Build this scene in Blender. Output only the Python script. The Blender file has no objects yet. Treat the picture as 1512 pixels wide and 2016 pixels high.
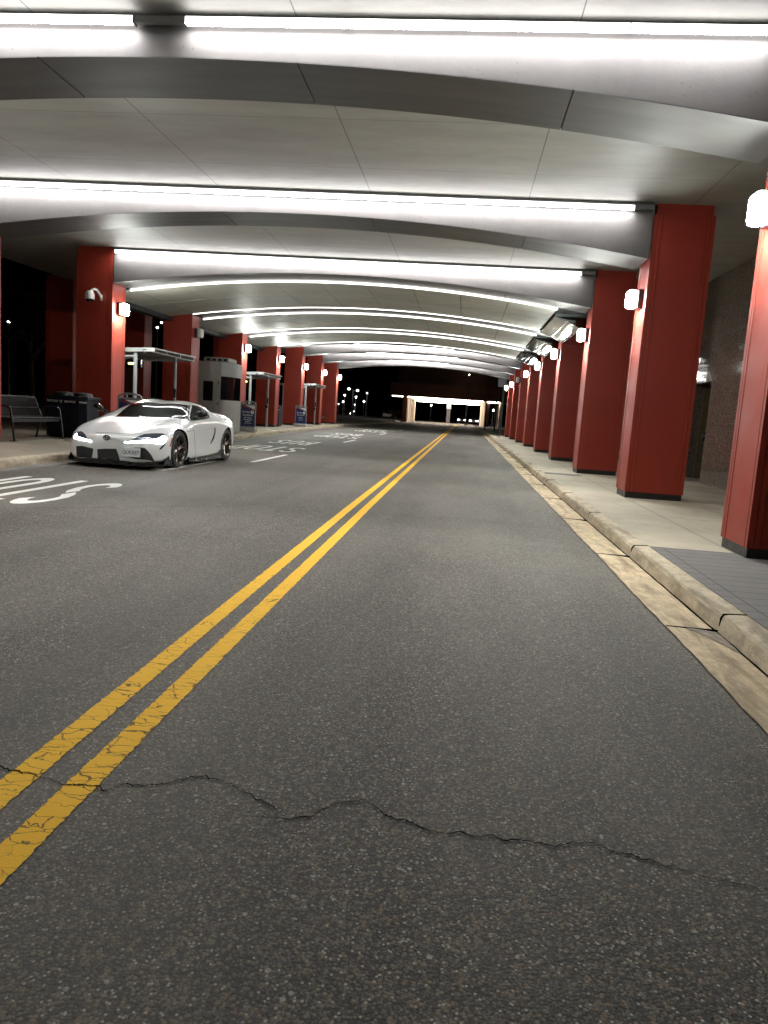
import bpy, bmesh, math, random
from mathutils import Vector, Matrix
from mathutils.bvhtree import BVHTree
random.seed(7)
sc = bpy.context.scene
COL = sc.collection
PI = math.pi

# ------------------------------------------------------------------ camera
CAMZ = 1.245
RT = Vector((0.991943, 0.10775998, 0.06660989))
UP = Vector((-0.08008456, 0.12598196, 0.98879473))
FW = Vector((-0.09816086, 0.98616243, -0.13359683))
FPX = 1465.77
cam = bpy.data.cameras.new("camera")
camo = bpy.data.objects.new("camera", cam)
COL.objects.link(camo)
cam.sensor_fit = 'HORIZONTAL'
cam.sensor_width = 36
cam.lens = FPX / 1512 * 36
cam.clip_start = 0.05
cam.clip_end = 2000
M = Matrix((RT, UP, -FW)).transposed().to_4x4()
M.translation = (0, 0, CAMZ)
camo.matrix_world = M
sc.camera = camo
EYE = Vector((0, 0, CAMZ))

# ------------------------------------------------------------------ materials
def new_mat(name):
    m = bpy.data.materials.new(name)
    m.use_nodes = True
    nt = m.node_tree
    return m, nt, nt.nodes['Principled BSDF']

def N(nt, typ, **kw):
    n = nt.nodes.new(typ)
    for k, v in kw.items():
        setattr(n, k, v)
    return n

def math_(nt, op, a, b=None, c=None, clamp=False):
    n = N(nt, 'ShaderNodeMath', operation=op, use_clamp=clamp)
    for i, v in enumerate((a, b, c)):
        if v is None:
            continue
        if isinstance(v, (int, float)):
            n.inputs[i].default_value = v
        else:
            nt.links.new(v, n.inputs[i])
    return n.outputs[0]

def mixc(nt, fac, a, b):
    n = N(nt, 'ShaderNodeMix', data_type='RGBA')
    for sock, v in ((n.inputs[0], fac), (n.inputs[6], a), (n.inputs[7], b)):
        if isinstance(v, (int, float)):
            sock.default_value = v
        elif isinstance(v, tuple):
            sock.default_value = (*v, 1) if len(v) == 3 else v
        else:
            nt.links.new(v, sock)
    return n.outputs[2]

def noise(nt, vec, scale, detail=3, rough=0.55, dist=0.0):
    n = N(nt, 'ShaderNodeTexNoise')
    n.inputs['Scale'].default_value = scale
    n.inputs['Detail'].default_value = detail
    n.inputs['Roughness'].default_value = rough
    n.inputs['Distortion'].default_value = dist
    nt.links.new(vec, n.inputs['Vector'])
    return n.outputs['Fac']

def ramp(nt, fac, p0, p1, v0=0.0, v1=1.0):
    n = N(nt, 'ShaderNodeMapRange')
    n.inputs[1].default_value = p0
    n.inputs[2].default_value = p1
    n.inputs[3].default_value = v0
    n.inputs[4].default_value = v1
    nt.links.new(fac, n.inputs[0])
    return n.outputs[0]

def pos(nt, scale=(1, 1, 1), obj=False):
    if obj:
        g = N(nt, 'ShaderNodeTexCoord').outputs['Object']
    else:
        g = N(nt, 'ShaderNodeNewGeometry').outputs['Position']
    mp = N(nt, 'ShaderNodeMapping')
    mp.inputs['Scale'].default_value = scale
    nt.links.new(g, mp.inputs['Vector'])
    return mp.outputs[0]

def line_mask(nt, coord, off, period, half):
    a = math_(nt, 'SUBTRACT', coord, off - period / 2)
    a = math_(nt, 'FLOORED_MODULO', a, period)
    a = math_(nt, 'SUBTRACT', a, period / 2)
    a = math_(nt, 'ABSOLUTE', a)
    return math_(nt, 'LESS_THAN', a, half)

def bump(nt, b, h, strength, dist=0.01):
    n = N(nt, 'ShaderNodeBump')
    n.inputs['Strength'].default_value = strength
    n.inputs['Distance'].default_value = dist
    nt.links.new(h, n.inputs['Height'])
    nt.links.new(n.outputs[0], b.inputs['Normal'])

def mat(name, col, rough=0.5, metal=0.0, var=0.15, scale=3.0, bmp=0.0, bscale=80.0, coat=0.0, stretch=(1, 1, 1), rvar=0.1):
    """plain surface with soft procedural unevenness in colour and gloss"""
    m, nt, b = new_mat(name)
    v = pos(nt, stretch, True)
    f = noise(nt, v, scale, 5, 0.6)
    lo = tuple(max(0, c * (1 - var)) for c in col)
    hi = tuple(min(1, c * (1 + var)) for c in col)
    c = mixc(nt, ramp(nt, f, 0.3, 0.7), lo, hi)
    nt.links.new(c, b.inputs['Base Color'])
    b.inputs['Metallic'].default_value = metal
    f2 = noise(nt, v, scale * 2.3, 4)
    nt.links.new(ramp(nt, f2, 0.3, 0.7, max(0.02, rough - rvar), min(1, rough + rvar)), b.inputs['Roughness'])
    b.inputs['Coat Weight'].default_value = coat
    b.inputs['Coat Roughness'].default_value = 0.05
    if bmp:
        bump(nt, b, noise(nt, v, bscale, 3), bmp)
    return m

def emis(name, col, strength):
    m, nt, b = new_mat(name)
    b.inputs['Base Color'].default_value = (0.8, 0.8, 0.8, 1)
    b.inputs['Emission Color'].default_value = (*col, 1)
    b.inputs['Emission Strength'].default_value = strength
    return m

def asphalt(name, dark, light, cracks=True):
    m, nt, b = new_mat(name)
    v = pos(nt)
    vo = N(nt, 'ShaderNodeTexVoronoi')
    vo.inputs['Scale'].default_value = 120
    vo.inputs['Randomness'].default_value = 1.0
    nt.links.new(v, vo.inputs['Vector'])
    sep = N(nt, 'ShaderNodeSeparateColor')
    nt.links.new(vo.outputs['Color'], sep.inputs[0])
    vo2 = N(nt, 'ShaderNodeTexVoronoi')
    vo2.inputs['Scale'].default_value = 46
    nt.links.new(v, vo2.inputs['Vector'])
    sep2 = N(nt, 'ShaderNodeSeparateColor')
    nt.links.new(vo2.outputs['Color'], sep2.inputs[0])
    base = mixc(nt, math_(nt, 'POWER', sep.outputs[0], 1.9), dark, light)
    mid = math_(nt, 'MULTIPLY', math_(nt, 'LESS_THAN', vo2.outputs['Distance'], ramp(nt, sep2.outputs[1], 0, 1, 0.25, 0.5)), math_(nt, 'GREATER_THAN', sep2.outputs[0], 0.5))
    base = mixc(nt, math_(nt, 'MULTIPLY', mid, 0.75), base, mixc(nt, sep2.outputs[1], dark, light))
    fine = noise(nt, v, 420, 2, 0.6)
    base = mixc(nt, ramp(nt, fine, 0.5, 0.75, 0, 0.55), base, tuple(c * 0.5 for c in dark))
    gapd = math_(nt, 'MULTIPLY', ramp(nt, vo.outputs['Distance'], 0.38, 0.62), 0.75)
    base = mixc(nt, gapd, base, tuple(c * 0.55 for c in dark))
    # brownish / bluish stones
    base = mixc(nt, math_(nt, 'MULTIPLY', math_(nt, 'GREATER_THAN', sep.outputs[1], 0.8), 0.5), base, tuple(c * k for c, k in zip(light, (1.25, 1.05, 0.8))))
    core = math_(nt, 'LESS_THAN', vo.outputs['Distance'], 0.42)
    bright = math_(nt, 'MULTIPLY', math_(nt, 'GREATER_THAN', sep.outputs[2], 0.952), core)
    base = mixc(nt, math_(nt, 'MULTIPLY', bright, 0.85), base, (0.46, 0.43, 0.37))
    core2 = math_(nt, 'LESS_THAN', vo2.outputs['Distance'], 0.30)
    bright2 = math_(nt, 'MULTIPLY', math_(nt, 'GREATER_THAN', sep2.outputs[2], 0.982), core2)
    base = mixc(nt, math_(nt, 'MULTIPLY', bright2, 0.8), base, (0.42, 0.4, 0.35))
    # large worn patches, lengthwise wheel streaks, oil
    big = noise(nt, pos(nt, (0.55, 0.16, 1)), 1.1, 5, 0.6)
    base = mixc(nt, ramp(nt, big, 0.35, 0.72, 0.0, 0.42), base, tuple(c * 1.15 for c in light))
    st = noise(nt, pos(nt, (0.9, 0.04, 1)), 1.6, 3, 0.5)
    base = mixc(nt, ramp(nt, st, 0.45, 0.7, 0.0, 0.3), base, tuple(c * 1.2 for c in dark))
    tr = noise(nt, pos(nt, (0.12, 0.8, 1)), 1.3, 3, 0.5)
    base = mixc(nt, ramp(nt, tr, 0.55, 0.8, 0.0, 0.25), base, tuple(c * 0.75 for c in dark))
    # trodden gum spots
    vg = N(nt, 'ShaderNodeTexVoronoi')
    vg.inputs['Scale'].default_value = 1.25
    dv = N(nt, 'ShaderNodeVectorMath', operation='ADD')
    nz = N(nt, 'ShaderNodeTexNoise'); nz.inputs['Scale'].default_value = 30
    nt.links.new(v, nz.inputs['Vector'])
    sc_ = N(nt, 'ShaderNodeVectorMath', operation='SCALE'); sc_.inputs['Scale'].default_value = 0.02
    nt.links.new(nz.outputs['Color'], sc_.inputs[0])
    nt.links.new(v, dv.inputs[0]); nt.links.new(sc_.outputs[0], dv.inputs[1])
    nt.links.new(dv.outputs[0], vg.inputs['Vector'])
    sg = N(nt, 'ShaderNodeSeparateColor'); nt.links.new(vg.outputs['Color'], sg.inputs[0])
    rad = ramp(nt, sg.outputs[0], 0, 1, 0.012, 0.036)
    gum = math_(nt, 'MULTIPLY', math_(nt, 'LESS_THAN', vg.outputs['Distance'], rad), math_(nt, 'GREATER_THAN', sg.outputs[1], 0.45))
    base = mixc(nt, math_(nt, 'MULTIPLY', gum, 0.6), base, (0.24, 0.23, 0.21))
    nt.links.new(base, b.inputs['Base Color'])
    nt.links.new(ramp(nt, sep.outputs[0], 0, 1, 0.6, 0.9), b.inputs['Roughness'])
    b.inputs['Specular IOR Level'].default_value = 0.22
    h = math_(nt, 'ADD', math_(nt, 'MULTIPLY', vo.outputs['Distance'], -1.0), math_(nt, 'MULTIPLY', sep.outputs[1], 0.5))
    h = math_(nt, 'ADD', h, math_(nt, 'MULTIPLY', noise(nt, v, 45, 4), 0.2))
    bump(nt, b, h, 0.3, 0.005)
    return m

def road_paint(name, col, crackcol, crack=True):
    m, nt, b = new_mat(name)
    v = pos(nt)
    f = noise(nt, v, 7, 6, 0.65)
    c = mixc(nt, ramp(nt, f, 0.3, 0.75), tuple(x * 0.93 for x in col), col)
    g = noise(nt, v, 190, 3, 0.7)
    c = mixc(nt, ramp(nt, g, 0.66, 0.76, 0, 0.3), c, tuple(x * 0.45 for x in col))
    # thin wear flecks
    w = noise(nt, v, 55, 4, 0.7)
    c = mixc(nt, ramp(nt, w, 0.72, 0.8, 0, 0.6), c, crackcol)
    if crack:
        dn = N(nt, 'ShaderNodeTexNoise'); dn.inputs['Scale'].default_value = 14; dn.inputs['Detail'].default_value = 4
        nt.links.new(v, dn.inputs['Vector'])
        sc2 = N(nt, 'ShaderNodeVectorMath', operation='SCALE'); sc2.inputs['Scale'].default_value = 0.09
        nt.links.new(dn.outputs['Color'], sc2.inputs[0])
        ad = N(nt, 'ShaderNodeVectorMath', operation='ADD')
        nt.links.new(v, ad.inputs[0]); nt.links.new(sc2.outputs[0], ad.inputs[1])
        mp = N(nt, 'ShaderNodeMapping'); mp.inputs['Scale'].default_value = (8, 19, 1)
        nt.links.new(ad.outputs[0], mp.inputs['Vector'])
        ve = N(nt, 'ShaderNodeTexVoronoi', feature='DISTANCE_TO_EDGE'); ve.inputs['Scale'].default_value = 1
        nt.links.new(mp.outputs[0], ve.inputs['Vector'])
        wid = ramp(nt, noise(nt, v, 5, 3), 0.36, 0.66, 0.004, 0.034)
        sy = N(nt, 'ShaderNodeSeparateXYZ'); nt.links.new(v, sy.inputs[0])
        wid = math_(nt, 'MULTIPLY', wid, ramp(nt, sy.outputs[1], 2.6, 6.5, 1.0, 0.0))
        ck = math_(nt, 'LESS_THAN', ve.outputs['Distance'], wid)
        c = mixc(nt, math_(nt, 'MULTIPLY', ck, 0.85), c, crackcol)
    nt.links.new(c, b.inputs['Base Color'])
    b.inputs['Roughness'].default_value = 0.7
    b.inputs['Specular IOR Level'].default_value = 0.15
    bump(nt, b, noise(nt, v, 120, 3), 0.5, 0.004)
    return m

def paving(name, col, xoff, xper, yoff, yper, warm=(1.0, 0.93, 0.8), half=0.006, grain=160):
    m, nt, b = new_mat(name)
    v = pos(nt)
    sx = N(nt, 'ShaderNodeSeparateXYZ'); nt.links.new(v, sx.inputs[0])
    f = noise(nt, v, 1.1, 6, 0.62)
    c = mixc(nt, ramp(nt, f, 0.3, 0.7), tuple(x * 0.72 for x in col), col)
    f2 = noise(nt, pos(nt, (1, 0.3, 1)), 5, 5, 0.65)
    c = mixc(nt, ramp(nt, f2, 0.5, 0.75, 0, 0.4), c, tuple(x * 0.55 * w for x, w in zip(col, warm)))
    g = noise(nt, v, grain, 2, 0.6)
    c = mixc(nt, ramp(nt, g, 0.45, 0.75, 0, 0.35), c, tuple(x * 0.5 for x in col))
    j = math_(nt, 'MAXIMUM', line_mask(nt, sx.outputs[0], xoff, xper, half), line_mask(nt, sx.outputs[1], yoff, yper, half))
    c = mixc(nt, math_(nt, 'MULTIPLY', j, 0.8), c, tuple(x * 0.25 for x in col))
    # dark spilled spots
    sp = noise(nt, v, 3.2, 6, 0.75)
    c = mixc(nt, ramp(nt, sp, 0.66, 0.74, 0, 0.3), c, tuple(x * 0.3 for x in col))
    nt.links.new(c, b.inputs['Base Color'])
    b.inputs['Roughness'].default_value = 0.8
    hh = math_(nt, 'SUBTRACT', math_(nt, 'MULTIPLY', g, 0.3), j)
    bump(nt, b, hh, 0.5, 0.004)
    return m

def kerb_stone(name, col):
    m, nt, b = new_mat(name)
    v = pos(nt)
    f = noise(nt, pos(nt, (1, 0.7, 1)), 8, 8, 0.72)
    c = mixc(nt, ramp(nt, f, 0.32, 0.6), tuple(x * 0.55 for x in col), col)
    f2 = noise(nt, pos(nt, (2.5, 0.3, 2.5)), 3, 5, 0.7, 0.6)
    c = mixc(nt, ramp(nt, f2, 0.47, 0.68, 0, 0.8), c, tuple(x * k for x, k in zip(col, (0.3, 0.27, 0.24))))
    f4 = noise(nt, v, 11, 6, 0.75)
    c = mixc(nt, ramp(nt, f4, 0.55, 0.66, 0, 0.45), c, tuple(x * 0.4 for x in col))
    f3 = noise(nt, v, 60, 4, 0.7)
    c = mixc(nt, ramp(nt, f3, 0.54, 0.68, 0, 0.6), c, tuple(x * 0.4 for x in col))
    nt.links.new(c, b.inputs['Base Color'])
    b.inputs['Roughness'].default_value = 0.85
    bump(nt, b, math_(nt, 'ADD', noise(nt, v, 22, 5, 0.7), math_(nt, 'MULTIPLY', f3, 0.4)), 0.8, 0.012)
    return m

def concrete_face(name, col):
    m, nt, b = new_mat(name)
    v = pos(nt)
    f = noise(nt, pos(nt, (0.8, 1, 1.4)), 2.2, 6, 0.65)
    c = mixc(nt, ramp(nt, f, 0.3, 0.7), tuple(x * 0.78 for x in col), col)
    dr = noise(nt, pos(nt, (7, 1, 0.35)), 2.2, 4, 0.6)
    c = mixc(nt, ramp(nt, dr, 0.5, 0.8, 0, 0.3), c, tuple(x * k for x, k in zip(col, (0.72, 0.66, 0.6))))
    vo = N(nt, 'ShaderNodeTexVoronoi'); vo.inputs['Scale'].default_value = 24
    nt.links.new(pos(nt, (1, 1, 0.8)), vo.inputs['Vector'])
    s = N(nt, 'ShaderNodeSeparateColor'); nt.links.new(vo.outputs['Color'], s.inputs[0])
    pit = math_(nt, 'MULTIPLY', math_(nt, 'LESS_THAN', vo.outputs['Distance'], ramp(nt, s.outputs[1], 0, 1, 0.05, 0.17)), math_(nt, 'GREATER_THAN', s.outputs[0], 0.62))
    pm = math_(nt, 'MULTIPLY', pit, ramp(nt, noise(nt, v, 1.3, 3), 0.42, 0.6))
    c = mixc(nt, math_(nt, 'MULTIPLY', pm, 0.6), c, tuple(x * k for x, k in zip(col, (0.35, 0.27, 0.2))))
    nt.links.new(c, b.inputs['Base Color'])
    b.inputs['Roughness'].default_value = 0.75
    bump(nt, b, math_(nt, 'SUBTRACT', noise(nt, v, 40, 3), pm), 0.25, 0.004)
    return m

def ceiling_panel(name, col, joints=True):
    m, nt, b = new_mat(name)
    v = pos(nt)
    f = noise(nt, pos(nt, (0.35, 1.2, 1)), 1.5, 6, 0.65)
    c = mixc(nt, ramp(nt, f, 0.3, 0.7), tuple(x * 0.8 for x in col), tuple(min(1, x * 1.12) for x in col))
    f2 = noise(nt, pos(nt, (1.2, 3, 1)), 3, 5, 0.7)
    c = mixc(nt, ramp(nt, f2, 0.56, 0.75, 0, 0.3), c, tuple(min(1, x * 1.35) for x in col))
    g = noise(nt, v, 130, 2, 0.6)
    c = mixc(nt, ramp(nt, g, 0.4, 0.8, 0, 0.25), c, tuple(x * 0.6 for x in col))
    if joints:
        s = N(nt, 'ShaderNodeSeparateXYZ'); nt.links.new(v, s.inputs[0])
        j = math_(nt, 'MAXIMUM', line_mask(nt, s.outputs[0], 0.72, 2.52, 0.006),
                  math_(nt, 'MAXIMUM', line_mask(nt, s.outputs[1], 9.46, 5.33, 0.004), line_mask(nt, s.outputs[1], 11.27, 5.33, 0.004)))
        c = mixc(nt, math_(nt, 'MULTIPLY', j, 0.85), c, tuple(x * 0.15 for x in col))
    nt.links.new(c, b.inputs['Base Color'])
    b.inputs['Metallic'].default_value = 0.0
    nt.links.new(ramp(nt, f2, 0.3, 0.7, 0.45, 0.62), b.inputs['Roughness'])
    bump(nt, b, g, 0.08, 0.003)
    return m

def granite(name, col):
    m, nt, b = new_mat(name)
    v = pos(nt)
    vo = N(nt, 'ShaderNodeTexVoronoi'); vo.inputs['Scale'].default_value = 85
    nt.links.new(v, vo.inputs['Vector'])
    s = N(nt, 'ShaderNodeSeparateColor'); nt.links.new(vo.outputs['Color'], s.inputs[0])
    c = mixc(nt, math_(nt, 'POWER', s.outputs[0], 2.0), tuple(x * 0.35 for x in col), tuple(min(1, x * 2.0) for x in col))
    p = N(nt, 'ShaderNodeSeparateXYZ'); nt.links.new(v, p.inputs[0])
    j = math_(nt, 'MAXIMUM', line_mask(nt, p.outputs[2], 1.42, 1.3, 0.004), line_mask(nt, p.outputs[1], 17.45, 1.8, 0.004))
    c = mixc(nt, j, c, tuple(x * 0.2 for x in col))
    f = noise(nt, v, 1.0, 4)
    c = mixc(nt, ramp(nt, f, 0.35, 0.7, 0, 0.35), c, tuple(x * 0.7 for x in col))
    nt.links.new(c, b.inputs['Base Color'])
    b.inputs['Roughness'].default_value = 0.05
    b.inputs['Specular IOR Level'].default_value = 0.45
    return m

MT = {}
MT['asphalt'] = asphalt('asphalt', (0.040, 0.037, 0.032), (0.238, 0.219, 0.187))
MT['yellow'] = road_paint('yellow_road_paint', (0.92, 0.52, 0.03), (0.085, 0.055, 0.02))
MT['white_paint'] = road_paint('white_road_paint', (0.80, 0.78, 0.72), (0.12, 0.115, 0.105), False)
MT['crack'] = mat('crack_shadow', (0.004, 0.0037, 0.0034), 0.95, var=0.4, scale=30)
MT['stain'] = mat('damp_stain', (0.17, 0.125, 0.08), 0.6, var=0.5, scale=18)
MT['crack'].node_tree.nodes['Principled BSDF'].inputs['Specular IOR Level'].default_value = 0.0
MT['pave_r'] = paving('right_pavement_concrete', (0.47, 0.41, 0.305), 2.67, 40, 4.8, 5.2, half=0.008)
MT['pave_l'] = paving('left_pavement_concrete', (0.33, 0.28, 0.205), -8.72, 2.0, 4.8, 2.66, half=0.006)
MT['gutter'] = kerb_stone('gutter_concrete', (0.66, 0.52, 0.33))
MT['kerb'] = kerb_stone('kerb_concrete', (0.55, 0.46, 0.32))
MT['gutter_l'] = kerb_stone('gutter_concrete_grey', (0.25, 0.228, 0.2))
MT['paver'] = paving('grey_paver', (0.155, 0.142, 0.13), 1.99, 0.8, 0.12, 0.2, half=0.007)
MT['red'] = mat('red_painted_metal', (0.30, 0.038, 0.022), 0.46, 0.0, 0.10, 0.9, rvar=0.08)
MT['red'].node_tree.nodes['Principled BSDF'].inputs['Specular IOR Level'].default_value = 0.25
def add_scuffs(m, z0, z1):
    nt = m.node_tree
    b = nt.nodes['Principled BSDF']
    src = b.inputs['Base Color'].links[0].from_socket
    v = pos(nt)
    p = N(nt, 'ShaderNodeSeparateXYZ'); nt.links.new(v, p.inputs[0])
    n1 = noise(nt, pos(nt, (9, 9, 1.2)), 2.0, 6, 0.7)
    f = math_(nt, 'MULTIPLY', ramp(nt, n1, 0.56, 0.68, 0, 0.5), ramp(nt, p.outputs[2], z0, z1, 1.0, 0.15))
    c = mixc(nt, f, src, (0.17, 0.06, 0.045))
    n2 = noise(nt, pos(nt, (26, 26, 7)), 3.0, 4, 0.7)
    c = mixc(nt, math_(nt, 'MULTIPLY', ramp(nt, n2, 0.68, 0.74, 0, 0.6), ramp(nt, p.outputs[2], z0, z1, 1.0, 0.0)), c, (0.05, 0.02, 0.016))
    nt.links.new(c, b.inputs['Base Color'])
add_scuffs(MT['red'], 0.4, 2.0)
MT['base_black'] = mat('black_rubber_base', (0.012, 0.013, 0.013), 0.45, var=0.3)
MT['concrete'] = concrete_face('pale_beam_concrete', (0.125, 0.118, 0.110))
MT['soffit'] = mat('brushed_dark_soffit_metal', (0.095, 0.092, 0.088), 0.48, 0.5, 0.08, 0.8, stretch=(0.4, 3, 1), rvar=0.05)
MT['trim'] = mat('dull_grey_metal_trim', (0.21, 0.21, 0.21), 0.4, 0.6, 0.1)
MT['ceil'] = ceiling_panel('ceiling_metal_panels', (0.335, 0.33, 0.297))
MT['vault'] = ceiling_panel('vault_metal_panels', (0.39, 0.38, 0.325), False)
MT['dark'] = mat('dark_gap', (0.012, 0.012, 0.012), 0.8)
MT['edge_white'] = emis('lit_white_edge', (1.0, 0.96, 0.9), 0.4)  # white lips of ribs and bays, brightness put in as a mild glow
MT['strip'] = emis('led_strip_white', (0.98, 0.96, 1.0), 12.5)
MT['strip_dim'] = emis('led_strip_dim', (1.0, 0.97, 0.9), 1.2)
MT['strip_side'] = emis('led_strip_lens_side', (0.99, 0.97, 1.0), 1.1)
MT['lamp_glow'] = emis('wall_lamp_opal_glow', (0.93, 1.0, 0.95), 84.0)
MT['lamp_side'] = emis('wall_lamp_opal_side', (0.94, 1.0, 0.96), 9.0)
MT['lamp_front'] = emis('wall_lamp_opal_front', (0.93, 1.0, 0.95), 66.0)
MT['lamp_top'] = emis('wall_lamp_hooded_top', (0.95, 1.0, 0.97), 3.0)
MT['lamp_off'] = mat('wall_lamp_opal_unlit', (0.62, 0.60, 0.55), 0.35, var=0.06)
MT['lamp_house'] = mat('wall_lamp_housing', (0.02, 0.02, 0.028), 0.35)
MT['steel'] = mat('polished_steel_panel', (0.27, 0.285, 0.275), 0.07, 1.0, 0.06, 1.5, stretch=(1, 0.2, 1), rvar=0.03)
MT['granite'] = granite('polished_brown_granite', (0.155, 0.125, 0.10))
MT['door'] = mat('bronze_door_metal', (0.20, 0.15, 0.085), 0.38, 0.3, 0.12)
MT['chrome'] = mat('satin_steel', (0.55, 0.55, 0.53), 0.25, 1.0, 0.05)
MT['grey_paint'] = mat('light_grey_painted_steel', (0.33, 0.335, 0.335), 0.42, 0.0, 0.08)
MT['booth'] = mat('warm_grey_booth_panel', (0.29, 0.275, 0.25), 0.48, 0.0, 0.07)
MT['booth_metal'] = mat('ribbed_booth_metal', (0.30, 0.30, 0.29), 0.42, 0.3, 0.06)
MT['glass_dark'] = mat('dark_glazing', (0.004, 0.004, 0.005), 0.06, 0.0, 0.1, rvar=0.02)
MT['black'] = mat('black_painted_steel', (0.009, 0.0095, 0.0105), 0.38, var=0.25)
MT['bin'] = mat('navy_black_bin_steel', (0.005, 0.0065, 0.015), 0.4, var=0.3)
MT['white'] = mat('white_lettering', (0.75, 0.75, 0.74), 0.5, var=0.03)
MT['blacklet'] = mat('black_lettering', (0.01, 0.01, 0.012), 0.5, var=0.1)
MT['navy'] = mat('navy_sign_face', (0.012, 0.024, 0.105), 0.32, var=0.15)
MT['signred'] = mat('sign_red_swoosh', (0.32, 0.02, 0.02), 0.4, var=0.1)
MT['plastic_grey'] = mat('weathered_grey_plastic', (0.20, 0.19, 0.20), 0.5, var=0.15)
MT['plastic_pale'] = mat('pale_grey_plastic', (0.36, 0.35, 0.34), 0.55, var=0.18)
MT['amber'] = emis('amber_led_text', (1.0, 0.55, 0.06), 6.0)
MT['cctv'] = mat('cctv_white_plastic', (0.68, 0.66, 0.62), 0.35, var=0.05)
MT['ground'] = mat('dark_bare_ground', (0.022, 0.02, 0.016), 0.95, var=0.4, scale=0.5)
MT['brown'] = mat('brown_facade_panel', (0.17, 0.07, 0.034), 0.7, var=0.2, scale=0.4)
MT['warm_wall'] = mat('cream_tunnel_wall', (0.62, 0.53, 0.42), 0.6, var=0.1)
MT['warm_light'] = emis('warm_tunnel_light', (1.0, 0.88, 0.72), 4.5)
MT['far_light'] = emis('street_lamp_glow', (1.0, 0.97, 0.9), 12.0)
MT['far_dim'] = emis('distant_lamp_glow', (1.0, 0.97, 0.92), 4.0)
MT['pole'] = mat('grey_pole_steel', (0.06, 0.06, 0.06), 0.5)
MT['bark'] = mat('bark', (0.05, 0.035, 0.024), 0.9, var=0.3, scale=12)
MT['leaf'] = mat('dark_red_leaves', (0.07, 0.018, 0.014), 0.7, var=0.4, scale=8)
MT['twig'] = mat('bare_twigs', (0.16, 0.11, 0.075), 0.85, var=0.3, scale=8)
MT['fallen'] = mat('fallen_leaf', (0.42, 0.30, 0.10), 0.8, var=0.4, scale=9)
# car
def car_paint():
    m, nt, b = new_mat('white_car_paint')
    v = pos(nt, (1, 1, 1), True)
    c = mixc(nt, ramp(nt, noise(nt, v, 2.5, 4), 0.3, 0.7), (0.63, 0.627, 0.615), (0.67, 0.667, 0.655))
    nt.links.new(c, b.inputs['Base Color'])
    b.inputs['Roughness'].default_value = 0.28
    b.inputs['Coat Weight'].default_value = 1.0
    b.inputs['Coat Roughness'].default_value = 0.02
    return m
MT['paint'] = car_paint()
MT['carglass'] = mat('tinted_car_glass', (0.010, 0.015, 0.013), 0.04, 0.0, 0.2, rvar=0.015)
MT['carglass'].node_tree.nodes['Principled BSDF'].inputs['Specular IOR Level'].default_value = 0.22
MT['carblack'] = mat('gloss_black_trim', (0.006, 0.006, 0.007), 0.22, var=0.2, coat=0.3)
MT['grille'] = mat('black_grille_mesh', (0.008, 0.008, 0.009), 0.6, var=0.3, scale=60)
MT['tyre'] = mat('tyre_rubber', (0.010, 0.010, 0.010), 0.7, var=0.2, bmp=0.1)
MT['rim'] = mat('dark_bronze_rim', (0.12, 0.105, 0.092), 0.2, 0.9, 0.1)
MT['drl'] = emis('headlight_running_light', (0.86, 0.92, 1.0), 3.0)
MT['headlens'] = mat('headlight_lens', (0.10, 0.11, 0.14), 0.05, 0.4, 0.2, rvar=0.02, coat=1.0)
MT['amberplastic'] = mat('side_marker_amber', (0.35, 0.06, 0.02), 0.25, var=0.1)
MT['plate'] = mat('number_plate', (0.62, 0.63, 0.64), 0.5, var=0.05)
MT['platetext'] = mat('number_plate_ink', (0.008, 0.01, 0.04), 0.5, var=0.1)
MT['seam'] = mat('panel_gap', (0.02, 0.02, 0.02), 0.8)
MT['taillight'] = mat('red_tail_lens', (0.25, 0.01, 0.01), 0.15, var=0.1)
MT['platebadge'] = mat('plate_sticker', (0.65, 0.45, 0.08), 0.5, var=0.1)

# ------------------------------------------------------------------ builders
def thing(name, label, cat, loc=(0, 0, 0), group=None, rotz=0):
    o = bpy.data.objects.new(name, None)
    COL.objects.link(o)
    o.location = loc
    o.rotation_euler = (0, 0, rotz)
    o.empty_display_size = 0.2
    o['label'] = label
    o['category'] = cat
    if group:
        o['group'] = group
    return o

def tag(o, label, cat, group=None, kind=None):
    o['label'] = label
    o['category'] = cat
    if group:
        o['group'] = group
    if kind:
        o['kind'] = kind
    return o

def obj(name, bm, mats, parent=None, smooth=False, off=None):
    if off is not None:
        bmesh.ops.translate(bm, verts=bm.verts[:], vec=Vector(off))
    me = bpy.data.meshes.new(name)
    bm.normal_update()
    bm.to_mesh(me)
    bm.free()
    if not isinstance(mats, (list, tuple)):
        mats = [mats]
    for m in mats:
        me.materials.append(m)
    if smooth:
        for p in me.polygons:
            p.use_smooth = True
        try:
            me.set_sharp_from_angle(angle=math.radians(38))
        except Exception:
            pass
    o = bpy.data.objects.new(name, me)
    COL.objects.link(o)
    if parent is not None:
        o.parent = parent
    return o

def objs(name, bm, mats, parent=None, smooth=False, off=None):
    """link every loose piece of bm as an object of its own"""
    left = set(bm.faces)
    out = []
    while left:
        seed = left.pop(); isl = {seed}; st = [seed]
        while st:
            f = st.pop()
            for v in f.verts:
                for g in v.link_faces:
                    if g in left:
                        left.discard(g); isl.add(g); st.append(g)
        b = bmesh.new(); mp = {}
        for f in sorted(isl, key=lambda f: f.index):
            for v in f.verts:
                if v not in mp: mp[v] = b.verts.new(v.co)
        for f in isl:
            nf = b.faces.new([mp[v] for v in f.verts]); nf.material_index = f.material_index
        out.append(obj(name, b, mats, parent, smooth, off))
    bm.free()
    return out

def struct(name, bm, mats, label, smooth=False, kind='structure', cat=None):
    o = obj(name, bm, mats, None, smooth)
    o['kind'] = kind
    o['label'] = label
    o['category'] = cat or name.replace('_', ' ')
    return o

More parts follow.
